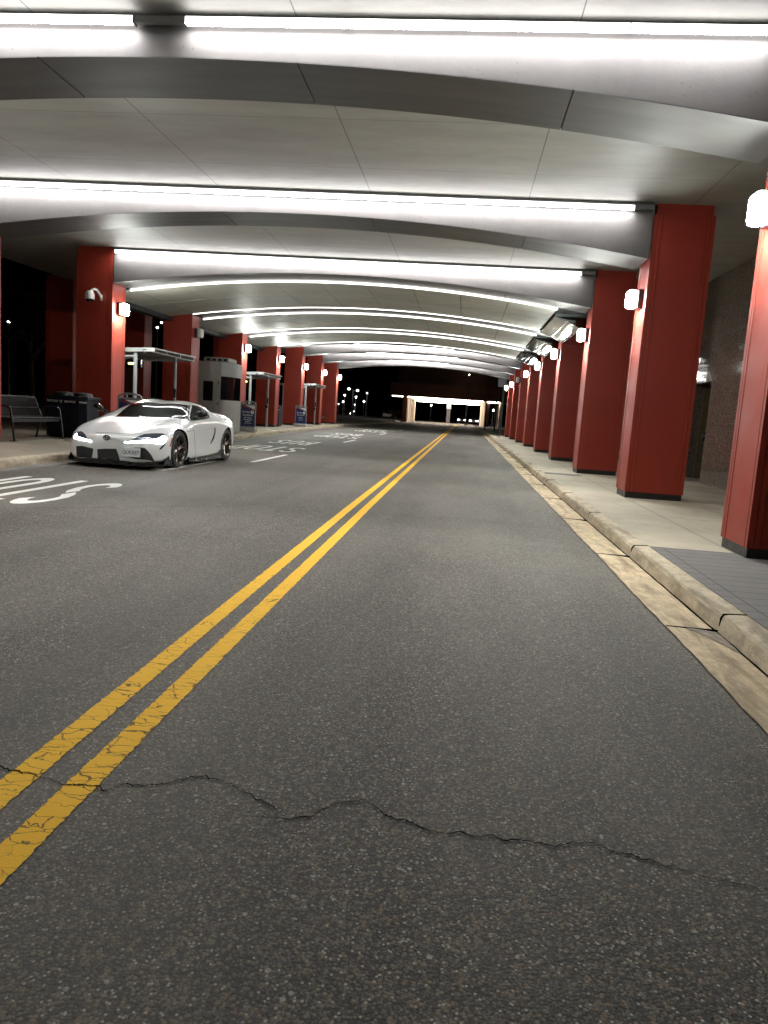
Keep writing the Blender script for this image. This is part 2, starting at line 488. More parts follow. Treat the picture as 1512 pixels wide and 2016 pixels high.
def children(o):
    return [c for c in list(o.children)]

def copy_tree(o, loc=None, rotz=None, label=None, parent=None):
    c = o.copy()
    COL.objects.link(c)
    if parent is not None:
        c.parent = parent
    if loc is not None:
        c.location = loc
    if rotz is not None:
        c.rotation_euler = (0, 0, rotz)
    if label:
        c['label'] = label
    for ch in children(o):
        copy_tree(ch, parent=c)
    return c

def BM():
    return bmesh.new()

def box(bm, x0, x1, y0, y1, z0, z1, mi=0, bev=0.0):
    vs = [bm.verts.new(p) for p in ((x0, y0, z0), (x1, y0, z0), (x1, y1, z0), (x0, y1, z0), (x0, y0, z1), (x1, y0, z1), (x1, y1, z1), (x0, y1, z1))]
    fs = [bm.faces.new([vs[i] for i in f]) for f in ((0, 3, 2, 1), (4, 5, 6, 7), (0, 1, 5, 4), (1, 2, 6, 5), (2, 3, 7, 6), (3, 0, 4, 7))]
    for f in fs:
        f.material_index = mi
    if bev:
        es = list({e for f in fs for e in f.edges})
        r = bmesh.ops.bevel(bm, geom=es, offset=bev, segments=2, affect='EDGES', profile=0.5)
        for f in r['faces']:
            f.material_index = mi
    return vs

def prism(bm, pts, axis, a0, a1, mi=0):
    """extrude a closed 2-D outline along axis ('x','y','z')"""
    def P(p, a):
        return {'x': (a, p[0], p[1]), 'y': (p[0], a, p[1]), 'z': (p[0], p[1], a)}[axis]
    A = [bm.verts.new(P(p, a0)) for p in pts]
    B = [bm.verts.new(P(p, a1)) for p in pts]
    n = len(pts)
    fs = [bm.faces.new(A), bm.faces.new(B[::-1])]
    for i in range(n):
        fs.append(bm.faces.new((A[i], B[i], B[(i + 1) % n], A[(i + 1) % n])))
    for f in fs:
        f.material_index = mi
    bmesh.ops.recalc_face_normals(bm, faces=fs)
    return fs

def tube(bm, pts, rad, seg=10, mi=0, caps=True):
    pts = [Vector(p) for p in pts]
    rads = rad if isinstance(rad, (list, tuple)) else [rad] * len(pts)
    rings = []
    prevn = None
    for i, p in enumerate(pts):
        t = (pts[min(i + 1, len(pts) - 1)] - pts[max(i - 1, 0)]).normalized()
        if prevn is None:
            n = t.orthogonal().normalized()
        else:
            n = (prevn - t * prevn.dot(t)).normalized()
        prevn = n
        b = t.cross(n)
        rings.append([bm.verts.new(p + (n * math.cos(a) + b * math.sin(a)) * rads[i]) for a in (2 * PI * k / seg for k in range(seg))])
    for i in range(len(rings) - 1):
        for k in range(seg):
            f = bm.faces.new((rings[i][k], rings[i][(k + 1) % seg], rings[i + 1][(k + 1) % seg], rings[i + 1][k]))
            f.material_index = mi
    if caps and seg > 2:
        f = bm.faces.new(rings[0][::-1]); f.material_index = mi
        f = bm.faces.new(rings[-1]); f.material_index = mi

def lathe(bm, prof, c, axis='z', seg=24, mi=0, cap=True):
    """prof: list of (radius, height) about axis through c"""
    c = Vector(c)
    rings = []
    for r, h in prof:
        ring = []
        for k in range(seg):
            a = 2 * PI * k / seg
            u, v = r * math.cos(a), r * math.sin(a)
            d = {'z': (u, v, h), 'x': (h, u, v), 'y': (u, h, v)}[axis]
            ring.append(bm.verts.new(c + Vector(d)))
        rings.append(ring)
    fs = []
    for i in range(len(rings) - 1):
        for k in range(seg):
            fs.append(bm.faces.new((rings[i][k], rings[i][(k + 1) % seg], rings[i + 1][(k + 1) % seg], rings[i + 1][k])))
    if cap:
        fs.append(bm.faces.new(rings[0][::-1]))
        fs.append(bm.faces.new(rings[-1]))
    for f in fs:
        f.material_index = mi
    bmesh.ops.recalc_face_normals(bm, faces=fs)

def text_obj(name, s, size, mt, parent, loc, rot, depth=0.003, align='CENTER', sx=1.0):
    cu = bpy.data.curves.new(name, 'FONT')
    cu.body = s
    cu.size = size
    cu.extrude = depth
    cu.align_x = align
    cu.align_y = 'CENTER'
    cu.offset = size * 0.012
    tmp = bpy.data.objects.new('tmp_text', cu)
    COL.objects.link(tmp)
    dg = bpy.context.evaluated_depsgraph_get()
    me = bpy.data.meshes.new_from_object(tmp.evaluated_get(dg))
    bpy.data.objects.remove(tmp)
    me.materials.clear()
    me.materials.append(mt)
    me.name = name
    for v in me.vertices:
        v.co.x *= sx
    o = bpy.data.objects.new(name, me)
    COL.objects.link(o)
    if parent is not None:
        o.parent = parent
    o.location = loc
    o.rotation_euler = rot
    return o
FACE_CAM = (PI / 2, 0, 0)      # text that reads from -Y

ORD = ['first', 'second', 'third', 'fourth', 'fifth', 'sixth', 'seventh', 'eighth', 'ninth', 'tenth']

# ------------------------------------------------------------------ sky
w = bpy.data.worlds.new("World")
sc.world = w
w.use_nodes = True
bg = w.node_tree.nodes['Background']
sky = w.node_tree.nodes.new('ShaderNodeTexSky')
sky.sky_type = 'NISHITA'
sky.sun_disc = False
sky.sun_elevation = math.radians(-9)
sky.sun_rotation = math.radians(200)
w.node_tree.links.new(sky.outputs[0], bg.inputs[0])
bg.inputs[1].default_value = 0.05

# ------------------------------------------------------------------ layout constants
S = 5.33
def YL(k): return 7.45 + S * k          # centre of column pair k
XR0, XR1 = 2.67, 3.59                    # right columns
XL0, XL1 = -8.72, -9.64                  # left columns
ZR, ZLp = 0.12, 0.19
ZC = 4.72
def arch(x): return 4.335 - 0.0141 * (x + 3.06) ** 2

# ------------------------------------------------------------------ ground, road
def grid_sheet(xs, ys, z):
    bm = BM()
    V = [[bm.verts.new((x, y, z)) for x in xs] for y in ys]
    for j in range(len(ys) - 1):
        for i in range(len(xs) - 1):
            bm.faces.new((V[j][i], V[j][i + 1], V[j + 1][i + 1], V[j + 1][i]))
    return bm
struct('ground', grid_sheet([-500, -60, 60, 500], [-200, 60, 200, 900], -0.03), MT['ground'], 'dark bare ground beyond the canopy and the road')

def ribbon(bm, left, right, mi=0):
    A = [bm.verts.new(p) for p in left]
    B = [bm.verts.new(p) for p in right]
    for i in range(len(A) - 1):
        f = bm.faces.new((A[i], B[i], B[i + 1], A[i + 1]))
        f.material_index = mi

def interp(tab, y):
    if y <= tab[0][0]: return tab[0][1]
    for (a, b), (c, d) in zip(tab, tab[1:]):
        if y <= c: return b + (d - b) * (y - a) / (c - a)
    return tab[-1][1]
GL = [(-12, -6.6), (12, -6.64), (16, -6.78), (22, -7.04), (30, -7.5), (43, -8.05), (55, -8.25), (140, -8.4)]    # left asphalt edge
def gl(y): return interp(GL, y)
ys = [-12 + i * 0.5 for i in range(0, 125)] + [55, 60, 70, 80, 90, 100, 110, 125, 140, 160]
bm = BM()
ribbon(bm, [(gl(y) - 0.01, y, 0) for y in ys], [(1.384, y, 0) for y in ys])
struct('road', bm, MT['asphalt'], 'dark grey worn asphalt road running under the canopy')

# yellow centre lines
def yx(y): return interp([(-12, -1.045), (1.5, -1.066), (4, -1.085), (9.4, -1.118), (20, -1.13), (60, -1.13), (100, -1.13), (130, -1.13)], y)
def paint_line(name, o0, o1, y0, y1, label):
    bm = BM()
    L, R = [], []
    y = y0
    while y < y1:
        j = 0.0035 if y < 14 else 0.002
        L.append((yx(y) + o0 + random.uniform(-j, j), y, 0.0026))
        R.append((yx(y) + o1 + random.uniform(-j, j), y, 0.0026))
        y += 0.012 if y < 4 else (0.03 if y < 14 else 1.0)
    ribbon(bm, L, R)
    return struct(name, bm, MT['yellow'], label, cat='road line')
paint_line('centre_line', -0.1, 0.0, -1, 112, 'cracked yellow centre line, the one nearer the right kerb')
paint_line('centre_line', -0.305, -0.205, -1, 112, 'cracked yellow centre line, the one nearer the white car')

def dash(x, y0, y1, wd, label):
    bm = BM()
    n = 14
    ribbon(bm, [(x - wd / 2 + random.uniform(-.004, .004), y0 + (y1 - y0) * i / n, 0.004) for i in range(n + 1)],
           [(x + wd / 2 + random.uniform(-.004, .004), y0 + (y1 - y0) * i / n, 0.004) for i in range(n + 1)])
    return struct('lane_dash', bm, MT['white_paint'], label, cat='road line')
for i, (a, b) in enumerate(((15.3, 18.4), (27.5, 30.5), (39.8, 42.9), (51.9, 54.6))):
    o = dash(-4.39 - 0.03 * i, a, b, 0.11, 'white dash of the lane line, %s one ahead of the parked car' % ORD[i])
    o['group'] = 'white lane dashes'

# stencilled lettering, upside down to the camera: the reader drives towards it
def poly_strokes(bm, strokes, x0, y0, wd, ht):
    # letter cell: u 0..1 left->right for the reader, v 0..1 bottom->top for the reader
    k = 0.0
    for st in strokes:
        vs = [bm.verts.new((x0 - u * wd, y0 - v * ht, 0.004)) for u, v in st]
        bm.faces.new(vs)
def ring(outer, inner):
    n = len(outer)
    return [[outer[i], outer[(i + 1) % n], inner[(i + 1) % n], inner[i]] for i in range(n)]
def path_strokes(pts, tu, tv, closed=False):
    """thick elongated polyline: tu half thickness across, tv half thickness along"""
    L, R = [], []
    n = len(pts)
    for i in range(n):
        a = pts[(i - 1) % n] if closed or i > 0 else pts[i]
        b = pts[(i + 1) % n] if closed or i < n - 1 else pts[i]
        tx, ty = b[0] - a[0], b[1] - a[1]
        # account for elongated cell so that strokes keep an even look
        nx, ny = -ty, tx
        l = math.hypot(nx, ny) or 1
        nx, ny = nx / l, ny / l
        L.append((pts[i][0] + nx * tu, pts[i][1] + ny * tv))
        R.append((pts[i][0] - nx * tu, pts[i][1] - ny * tv))
    m = n if closed else n - 1
    return [[L[i], R[i], R[(i + 1) % n], L[(i + 1) % n]] for i in range(m)]
def arcpts(cx, cy, ru, rv, a0, a1, n=8):
    return [(cx + ru * math.cos(math.radians(a0 + (a1 - a0) * i / n)), cy + rv * math.sin(math.radians(a0 + (a1 - a0) * i / n))) for i in range(n + 1)]
TU, TV = 0.135, 0.058
LET = {
 'S': path_strokes(arcpts(0.5, 0.74, 0.36, 0.20, 15, 185, 9) + [(0.24, 0.63), (0.47, 0.545)], TU, TV) + path_strokes([(0.55, 0.49), (0.76, 0.40)] + arcpts(0.5, 0.26, 0.36, 0.20, 5, -165, 9), TU, TV),
 'T': [[(0.0, 0.88), (1.0, 0.88), (1.0, 1.0), (0.0, 1.0)], [(0.36, 0.0), (0.64, 0.0), (0.64, 0.88), (0.36, 0.88)]],
 'O': path_strokes(arcpts(0.5, 0.72, 0.36, 0.22, 0, 180, 8) + arcpts(0.5, 0.28, 0.36, 0.22, 180, 360, 8), TU, TV, True),
 'P': [[(0.0, 0.0), (0.27, 0.0), (0.27, 1.0), (0.0, 1.0)]] + path_strokes([(0.27, 0.94)] + arcpts(0.55, 0.71, 0.31, 0.23, 90, -90, 8) + [(0.27, 0.48)], TU, TV),
 'B': [[(0.0, 0.0), (0.27, 0.0), (0.27, 1.0), (0.0, 1.0)]] + path_strokes([(0.27, 0.94)] + arcpts(0.55, 0.74, 0.30, 0.20, 90, -90, 8) + [(0.27, 0.54)], TU, TV) + path_strokes([(0.27, 0.46)] + arcpts(0.55, 0.26, 0.32, 0.20, 90, -90, 8) + [(0.27, 0.06)], TU, TV),
 'U': path_strokes([(0.14, 1.0), (0.14, 0.3)] + arcpts(0.5, 0.26, 0.36, 0.20, 180, 360, 8) + [(0.86, 0.3), (0.86, 1.0)], TU, TV),
}
def word(name, s, x0, ynear, ht, wd, pitch, label, dx=0.0):
    bm = BM()
    for i, ch in enumerate(s):
        poly_strokes(bm, LET[ch], x0 - i * pitch, ynear + ht, wd, ht)
    for f in bm.faces:
        if f.normal.z < 0:
            f.normal_flip()
    bmesh.ops.recalc_face_normals(bm, faces=bm.faces[:])
    return struct(name, bm, MT['white_paint'], label, cat='road lettering')
for i in range(4):
    word('stop_lettering', 'STOP', -4.52 - 0.02 * i, 7.45 + 11.95 * i, 2.45, 0.42, 0.49, 'white road lettering STOP, %s from the camera' % ORD[i])
    word('bus_lettering', 'BUS', -4.98 - 0.02 * i, 12.1 + 11.45 * i, 2.7, 0.38, 0.49, 'white road lettering BUS, %s from the camera' % ORD[i])

# the long crack
crack = [(-2.3, 2.30), (-1.8, 2.22), (-1.427, 2.175), (-1.362, 2.155), (-1.271, 2.149), (-1.16, 2.122), (-1.07, 2.127), (-1.031, 2.116), (-0.97, 2.167), (-0.868, 2.208), (-0.768, 2.263), (-0.69, 2.237), (-0.572, 2.182), (-0.445, 2.125)]
crack2 = [(-0.56, 2.07), (-0.41, 2.091), (-0.362, 2.122), (-0.311, 2.195), (-0.233, 2.248), (-0.147, 2.177), (0.015, 2.098), (0.228, 2.121), (0.361, 2.102), (0.456, 2.141), (0.569, 2.11), (0.718, 2.072), (0.817, 2.031), (0.938, 2.018), (1.15, 1.98), (1.37, 1.96)]
def crack_mesh(bm, pts, w0, w1, z):
    out = []
    wx = wy = 0.0
    for (a, b) in zip(pts, pts[1:]):
        n = max(2, int(math.dist(a, b) / 0.007))
        for i in range(n):
            t = i / n
            wx = wx * 0.8 + random.uniform(-.0035, .0035); wy = wy * 0.82 + random.uniform(-.0075, .0075)
            out.append((a[0] + (b[0] - a[0]) * t + wx, a[1] + (b[1] - a[1]) * t + wy))
    L, R = [], []
    n = len(out)
    ww = w0
    for i, p in enumerate(out):
        ww += random.uniform(-0.0007, 0.0007)
        ww = min(max(ww, w0), w1)
        k = min(1, i / 12, (n - 1 - i) / 12) * 0.9 + 0.1
        L.append((p[0], p[1] + ww * k, z))
        R.append((p[0], p[1] - ww * k, z))
    ribbon(bm, L, R)
bm = BM()
crack_mesh(bm, crack, 0.0014, 0.0042, 0.0042)
crack_mesh(bm, crack2, 0.0013, 0.0040, 0.0042)
crack_mesh(bm, [(-0.51, 2.205), (-0.43, 2.19), (-0.35, 2.215)], 0.0006, 0.0014, 0.0042)
for bx, by, ex, ey in ((-0.95, 2.17, -0.84, 2.12), (0.10, 2.11, 0.19, 2.06), (0.45, 2.14, 0.56, 2.18), (0.72, 2.07, 0.80, 2.11), (-0.25, 2.24, -0.33, 2.27)):
    crack_mesh(bm, [(bx, by), (ex, ey)], 0.0006, 0.0016, 0.0042)
crack_mesh(bm, [(-4.9, 6.9), (-3.6, 7.9), (-2.6, 8.7), (-1.9, 9.9)], 0.002, 0.006, 0.0042)
struct('road_crack', bm, MT['crack'], 'thin black crack wandering across the asphalt', cat='crack')

# ------------------------------------------------------------------ right gutter, kerb, pavement
def lofted(prof, ys, jitter=0.0, mi=0):
    """prof(y) -> list of (x,z); lofted along y"""
    bm = BM()
    prev = None
    for y in ys:
        cur = [bm.verts.new((x + random.uniform(-jitter, jitter), y, z + random.uniform(-jitter, jitter) * 0.6)) for x, z in prof(y)]
        if prev:
            for i in range(len(cur) - 1):
                bm.faces.new((prev[i], prev[i + 1], cur[i + 1], cur[i]))
        prev = cur
    bmesh.ops.recalc_face_normals(bm, faces=bm.faces[:])
    return bm
yk = [-6 + 0.16 * i for i in range(0, 160)] + [20 + i for i in range(0, 36)] + [60, 80, 100]
def nz(y, s): return 0.5 * (math.sin(y * 5.1 + s) + math.sin(y * 13.7 + 2.1 * s))
bm = lofted(lambda y: [(1.374 + 0.008 * nz(y * 2.7, 1), 0.010), (1.45, 0.009), (1.60, 0.004), (1.69, -0.004), (1.70, -0.02)], yk)
struct('gutter', bm, MT['gutter'], 'sandy concrete gutter along the right kerb')
bm = lofted(lambda y: [(1.693, -0.02), (1.700 + 0.003 * nz(y, 3), 0.02), (1.714 + 0.005 * nz(y, 4), 0.092 + 0.004 * nz(y, 5)), (1.728 + 0.006 * nz(y, 6), 0.114 + 0.003 * nz(y, 6)), (1.75, 0.119), (1.86 + 0.006 * nz(y, 7), 0.1245), (1.865, 0.10)], yk, 0.002)
struct('kerb', bm, MT['kerb'], 'worn concrete kerb stones on the right')
bm = BM()
for k in range(-3, 20):
    y = 4.80 + 2.56 * k
    box(bm, 1.380, 1.700, y - 0.006, y + 0.006, -0.02, 0.0125)
    prism(bm, [(1.698, -0.01), (1.703, -0.01), (1.706, 0.094), (1.722, 0.1195), (1.75, 0.1235), (1.862, 0.1285), (1.862, 0.10), (1.74, 0.08)], 'y', y - 0.007, y + 0.007)
ribbon(bm, [(1.686 + 0.003 * nz(y, 9), y, -0.0015) for y in yk], [(1.7045 + 0.003 * nz(y, 3), y, 0.006) for y in yk])
struct('kerb_joint', bm, MT['crack'], 'dark joints between the right kerb stones', cat='kerb joint')
struct('pavement', grid_sheet([1.86, 2.67, 3.6, 7.2], [-6, 7.34, 20, 52, 70, 100], ZR), MT['pave_r'], 'beige concrete pavement under the right row of columns')
bm = BM()
box(bm, 1.87, 3.4, 1.0, 7.36, 0.10, ZR + 0.004)
struct('paver_band', bm, MT['paver'], 'grey brick pavers set in the right pavement near the camera')
bm = BM()
box(bm, 1.87, 2.66, 16.75, 17.22, 0.10, ZR + 0.004)
struct('paver_band', bm, MT['paver'], 'narrow grey paver band across the right pavement before the third column')
# gutter stain and dropped leaves
bm = BM()
pts = [(1.50, 4.79), (1.56, 4.80), (1.62, 4.80), (1.66, 4.86), (1.688, 4.84), (1.692, 4.66), (1.692, 4.5), (1.685, 4.36), (1.668, 4.40), (1.64, 4.5), (1.60, 4.56), (1.59, 4.64), (1.55, 4.71)]
bm.faces.new([bm.verts.new((x, y, 0.0045 + interp([(1.45, .009), (1.6, .004), (1.69, -.004)], x))) for x, y in pts])
struct('water_stain', bm, MT['stain'], 'dark damp stain where the gutter joint meets the right kerb', cat='stain')
def leaf(x, y, z, s, label):
    bm = BM()
    a = random.uniform(0, PI)
    P = [(-1, 0), (-0.4, 0.35), (0.3, 0.3), (1, 0), (0.3, -0.32), (-0.5, -0.28)]
    vs = []
    for i, (u, v) in enumerate(P):
        vs.append(bm.verts.new((s * (u * math.cos(a) - v * math.sin(a)), s * (u * math.sin(a) + v * math.cos(a)), 0.003 + 0.25 * s * abs(v))))
    bm.faces.new(vs)
    bmesh.ops.solidify(bm, geom=bm.faces[:], thickness=0.001)
    o = obj('fallen_leaf', bm, MT['fallen'])
    o.location = (x, y, z)
    return tag(o, label, 'leaf', 'leaves fallen in the right gutter')
for (x, y, s, l) in ((1.60, 7.25, .03, 'small yellow leaf in the right gutter just before the second kerb joint'), (1.55, 6.75, .035, 'pale curled leaf lying just nearer than the second kerb joint'),
                     (1.66, 4.62, .02, 'brown leaf on the damp stain in the right gutter'), (1.45, 2.75, .016, 'dark leaf in the gutter closest to the camera'), (1.57, 10.2, .035, 'pale leaf in the right gutter beside the second red column')):
    leaf(x, y, 0.014, s, l)

# ------------------------------------------------------------------ left gutter, kerb, pavement
yk2 = [-6 + 0.3 * i for i in range(0, 70)] + [15 + i for i in range(0, 42)] + [60, 80, 100]
bm = lofted(lambda y: [(gl(y) - 0.32, -0.02), (gl(y) - 0.31, 0.003), (gl(y) - 0.1, 0.008), (gl(y), 0.009), (gl(y) + 0.002, -0.01)], yk2)
struct('gutter', bm, MT['gutter_l'], 'pale grey concrete gutter along the left kerb')
def kl(y): return gl(y) - 0.31
bm = lofted(lambda y: [(kl(y) - 0.17, 0.10), (kl(y) - 0.165, 0.138), (kl(y) - 0.06, 0.132), (kl(y) - 0.03, 0.118 + 0.003 * nz(y, 2)), (kl(y) - 0.012, 0.08), (kl(y) + 0.004, 0.02), (kl(y) + 0.006, -0.02)], yk2, 0.001)
struct('kerb', bm, MT['kerb'], 'concrete kerb along the left pavement', smooth=True)
bm = lofted(lambda y: [(-13.4, ZLp), (-9.64, ZLp), (min(-8.6, kl(y) - 0.5), ZLp), (kl(y) - 0.165, 0.137)], yk2)
struct('pavement', bm, MT['pave_l'], 'beige concrete pavement along the left row of columns')
bm = BM()  # patch of light across the pavement, put in as a white sheet
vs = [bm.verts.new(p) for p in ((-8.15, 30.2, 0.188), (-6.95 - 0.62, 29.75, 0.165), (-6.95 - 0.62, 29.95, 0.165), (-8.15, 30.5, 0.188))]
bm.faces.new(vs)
struct('pavement_light_streak', bm, MT['white_paint'], 'streak of light put in as white colour on the left pavement before the far bus shelters', cat='painted light')

# ------------------------------------------------------------------ ceiling
bm = BM()
box(bm, -12.9, 5.36, 1.6, 50.6, ZC, ZC + 0.55)
struct('ceiling', bm, MT['ceil'], 'grey metal panel ceiling of the bus canopy')

# ------------------------------------------------------------------ columns
def groove_rect(hx, hy):
    """column outline with two fine grooves beside every corner"""
    pts = []
    def side(a, b, n):
        L = math.dist(a, b)
        ux, uy = (b[0] - a[0]) / L, (b[1] - a[1]) / L
        res = []
        for s in (0.0, 0.055, 0.055, 0.067, 0.067, 0.115, 0.115, 0.124, 0.124, L - 0.124, L - 0.124, L - 0.115, L - 0.115, L - 0.067, L - 0.067, L - 0.055, L - 0.055):
            res.append((a[0] + ux * s, a[1] + uy * s))
        dep = [0, 0, .012, .012, 0, 0, .010, .010, .004, .004, .010, .010, 0, 0, .012, .012, 0]
        return [(p[0] - n[0] * d, p[1] - n[1] * d) for p, d in zip(res, dep)]
    c = [(-hx, -hy), (hx, -hy), (hx, hy), (-hx, hy)]
    nn = [(0, -1), (1, 0), (0, 1), (-1, 0)]
    for i in range(4):
        pts += side(c[i], c[(i + 1) % 4], nn[i])
    return pts
def make_column(label, loc):
    t = thing('red_column', label, 'column', loc, 'red clad canopy columns')
    bm = BM()
    box(bm, -0.445, 0.445, -0.335, 0.335, 0, 0.105)
    obj('base', bm, MT['base_black'], t)
    bm = BM()
    prism(bm, groove_rect(0.46, 0.355), 'z', 0.1, 4.44)
    obj('shaft', bm, MT['red'], t)
    bm = BM()
    box(bm, -0.43, 0.43, -0.325, 0.325, 4.438, 4.64)
    obj('cap', bm, MT['red'], t)
    return t
col0 = None
XCR, XCL = (XR0 + XR1) / 2, (XL0 + XL1) / 2
rlab = ['nearest red column on the right pavement, cut by the photo edge', 'second red column on the right pavement, beside the granite door recess', 'third red column on the right pavement, in front of the first steel fascia box',
        'fourth red column on the right pavement, under the end of the first steel fascia box', 'fifth red column on the right pavement', 'sixth red column on the right pavement',
        'seventh red column on the right pavement, carrying the unlit lamp', 'eighth red column on the right pavement', 'farthest red column on the right pavement, at the end of the canopy']
llab = ['red column on the left closest to the camera, just outside the photo', 'nearest red column on the left pavement, beside the slatted bench', 'red column on the left with the white dome camera', 'red column on the left carrying the unlit square lamp, between shelter C and the booth',
        'red column on the left right behind the grey booth', 'red column on the left at the far end of shelter B', 'red column on the left behind the Bus Bay A sign',
        'second farthest red column on the left, beyond shelter A', 'farthest red column on the left, against the dark sky']
rlab.append('red column on the right beside the camera, where the canopy begins, outside the photo')
llab.append('red column on the left where the canopy begins, outside the photo')
for k in list(range(9)) + [-1]:
    loc = (XCR, YL(k), ZR)
    if col0 is None:
        col0 = make_column(rlab[0], loc)
    else:
        copy_tree(col0, loc, None, rlab[k])
for k in list(range(0, 9)) + [-1]:
    copy_tree(col0, (XCL + (0.14 if k == 1 else 0.0), YL(k), ZLp), None, llab[k])
blab = ['dim outer red column on the far left, directly behind the recycling bins', 'dim outer red column behind bus shelter C', 'dim outer red column behind the grey booth', 'dim outer red column behind bus shelter B', 'dim outer red column left of the farthest shelter']
for i, k in enumerate((2, 3, 4, 5, 6)):
    copy_tree(col0, (-13.1, YL(k), ZLp), None, blab[i])

# ------------------------------------------------------------------ beams
XB0, XB1 = XL0 + 0.03, XR0 - 0.04
def xs_range(a, b, n):
    return [a + (b - a) * i / n for i in range(n + 1)]
def arch_slab(bm, x0, x1, y0, y1, zlo, zhi, n=10, mi=0):
    """slab between curve zlo(x) and zhi(x), from y0 to y1"""
    xs = xs_range(x0, x1, n)
    pts = [(x, zlo(x)) for x in xs] + [(x, zhi(x)) for x in xs[::-1]]
    prev = None
    lo0 = [bm.verts.new((x, y0, zlo(x))) for x in xs]
    lo1 = [bm.verts.new((x, y1, zlo(x))) for x in xs]
    hi0 = [bm.verts.new((x, y0, zhi(x))) for x in xs]
    hi1 = [bm.verts.new((x, y1, zhi(x))) for x in xs]
    fs = []
    for i in range(n):
        fs.append(bm.faces.new((lo0[i], lo1[i], lo1[i + 1], lo0[i + 1])))
        fs.append(bm.faces.new((hi0[i], hi0[i + 1], hi1[i + 1], hi1[i])))
        fs.append(bm.faces.new((lo0[i], lo0[i + 1], hi0[i + 1], hi0[i])))
        fs.append(bm.faces.new((lo1[i], hi1[i], hi1[i + 1], lo1[i + 1])))
    fs.append(bm.faces.new((lo0[0], hi0[0], hi1[0], lo1[0])))
    fs.append(bm.faces.new((lo0[-1], lo1[-1], hi1[-1], hi0[-1])))
    for f in fs:
        f.material_index = mi
    return fs
beam_lab = ['arched concrete beam closest to the camera, its light strip broken by a dark gap', 'second arched concrete beam from the camera, lit along its whole top', 'third arched concrete beam, the last before the curved ceiling panels',
            'shallow beam rib between the first and second curved ceiling bays', 'shallow beam rib between the second and third curved ceiling bays', 'shallow beam rib at the far end of the curved ceiling bays',
            'first bright arched beam beyond the curved ceiling bays', 'middle one of the three bright arched beams at the far end', 'last arched beam at the far end of the canopy, against the dark']
beam_lab.append('unlit arched beam where the canopy begins, above the camera')
for k in list(range(9)) + [-1]:
    y0 = YL(k) - 0.37
    t = thing('canopy_beam', beam_lab[k], 'beam', (-3.06, y0, 0), 'arched canopy beams')
    off = (3.06, -y0, 0)
    rib = k in (3, 4, 5)
    dz = -0.05 if rib else 0.0
    bm = BM()
    arch_slab(bm, XB0, XB1, y0, y0 + 0.88, lambda x: arch(x) + 0.010 + dz, lambda x: 4.705, 40)
    obj('concrete_web', bm, MT['concrete'] if not rib else MT['trim'], t, off=off)
    # dark brushed soffit sheets with open joints
    bm = BM()
    cuts = [XB0 - 0.01, -6.74, -4.25, -1.77, 0.71, XB1 + 0.01]
    for a, b in zip(cuts, cuts[1:]):
        arch_slab(bm, a + 0.007, b - 0.007, y0 - 0.006, y0 + 0.90, lambda x: arch(x) - 0.002 + dz, lambda x: arch(x) + 0.0085 + dz, 10)
    obj('soffit', bm, MT['soffit'], t, off=off)
    if rib:
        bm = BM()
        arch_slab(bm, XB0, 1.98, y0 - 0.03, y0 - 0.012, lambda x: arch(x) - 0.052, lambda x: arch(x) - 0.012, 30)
        obj('glowing_edge', bm, MT['edge_white'], t, off=off)
    elif k >= 0:
        bm = BM()
        seg = [-8.62, -6.2, -3.76, -1.32, 1.1, 2.33]
        if k == 0:
            seg = [-8.62, -6.2, None, 0]
            spans = [(-8.62, -5.7), (-5.69, -3.27), (-2.78, -1.33), (-1.32, 1.12), (1.13, 2.33)]
        else:
            spans = [(a + 0.004, b - 0.004) for a, b in zip(seg, seg[1:])]
        for a, b in spans:
            box(bm, a, b, y0 - 0.125, y0 - 0.072, 4.578, 4.632)
        bm.normal_update()
        for f in bm.faces:
            f.material_index = 0 if f.normal.z < -0.5 else 1
        objs('light_strip', bm, [MT['strip'], MT['strip_side']], t, off=off)
        bm = BM()
        box(bm, -8.66, 2.62, y0 - 0.068, y0 - 0.002, 4.634, 4.66)
        for a in [s[1] + 0.003 for s in spans]:
            box(bm, a - 0.006, a + 0.006, y0 - 0.132, y0 - 0.05, 4.566, 4.636)
        if k == 0:
            box(bm, -3.268, -2.782, y0 - 0.124, y0 - 0.073, 4.579, 4.633)
        box(bm, 2.345, 2.62, y0 - 0.11, y0 - 0.004, 4.585, 4.636)
        obj('strip_housing', bm, MT['trim'], t, off=off)
        bm = BM()
        box(bm, XB1 + 0.012, XR0 - 0.002, y0 + 0.05, y0 + 0.7, 3.95, 4.70)
        obj('end_plate', bm, MT['trim'], t, off=off)

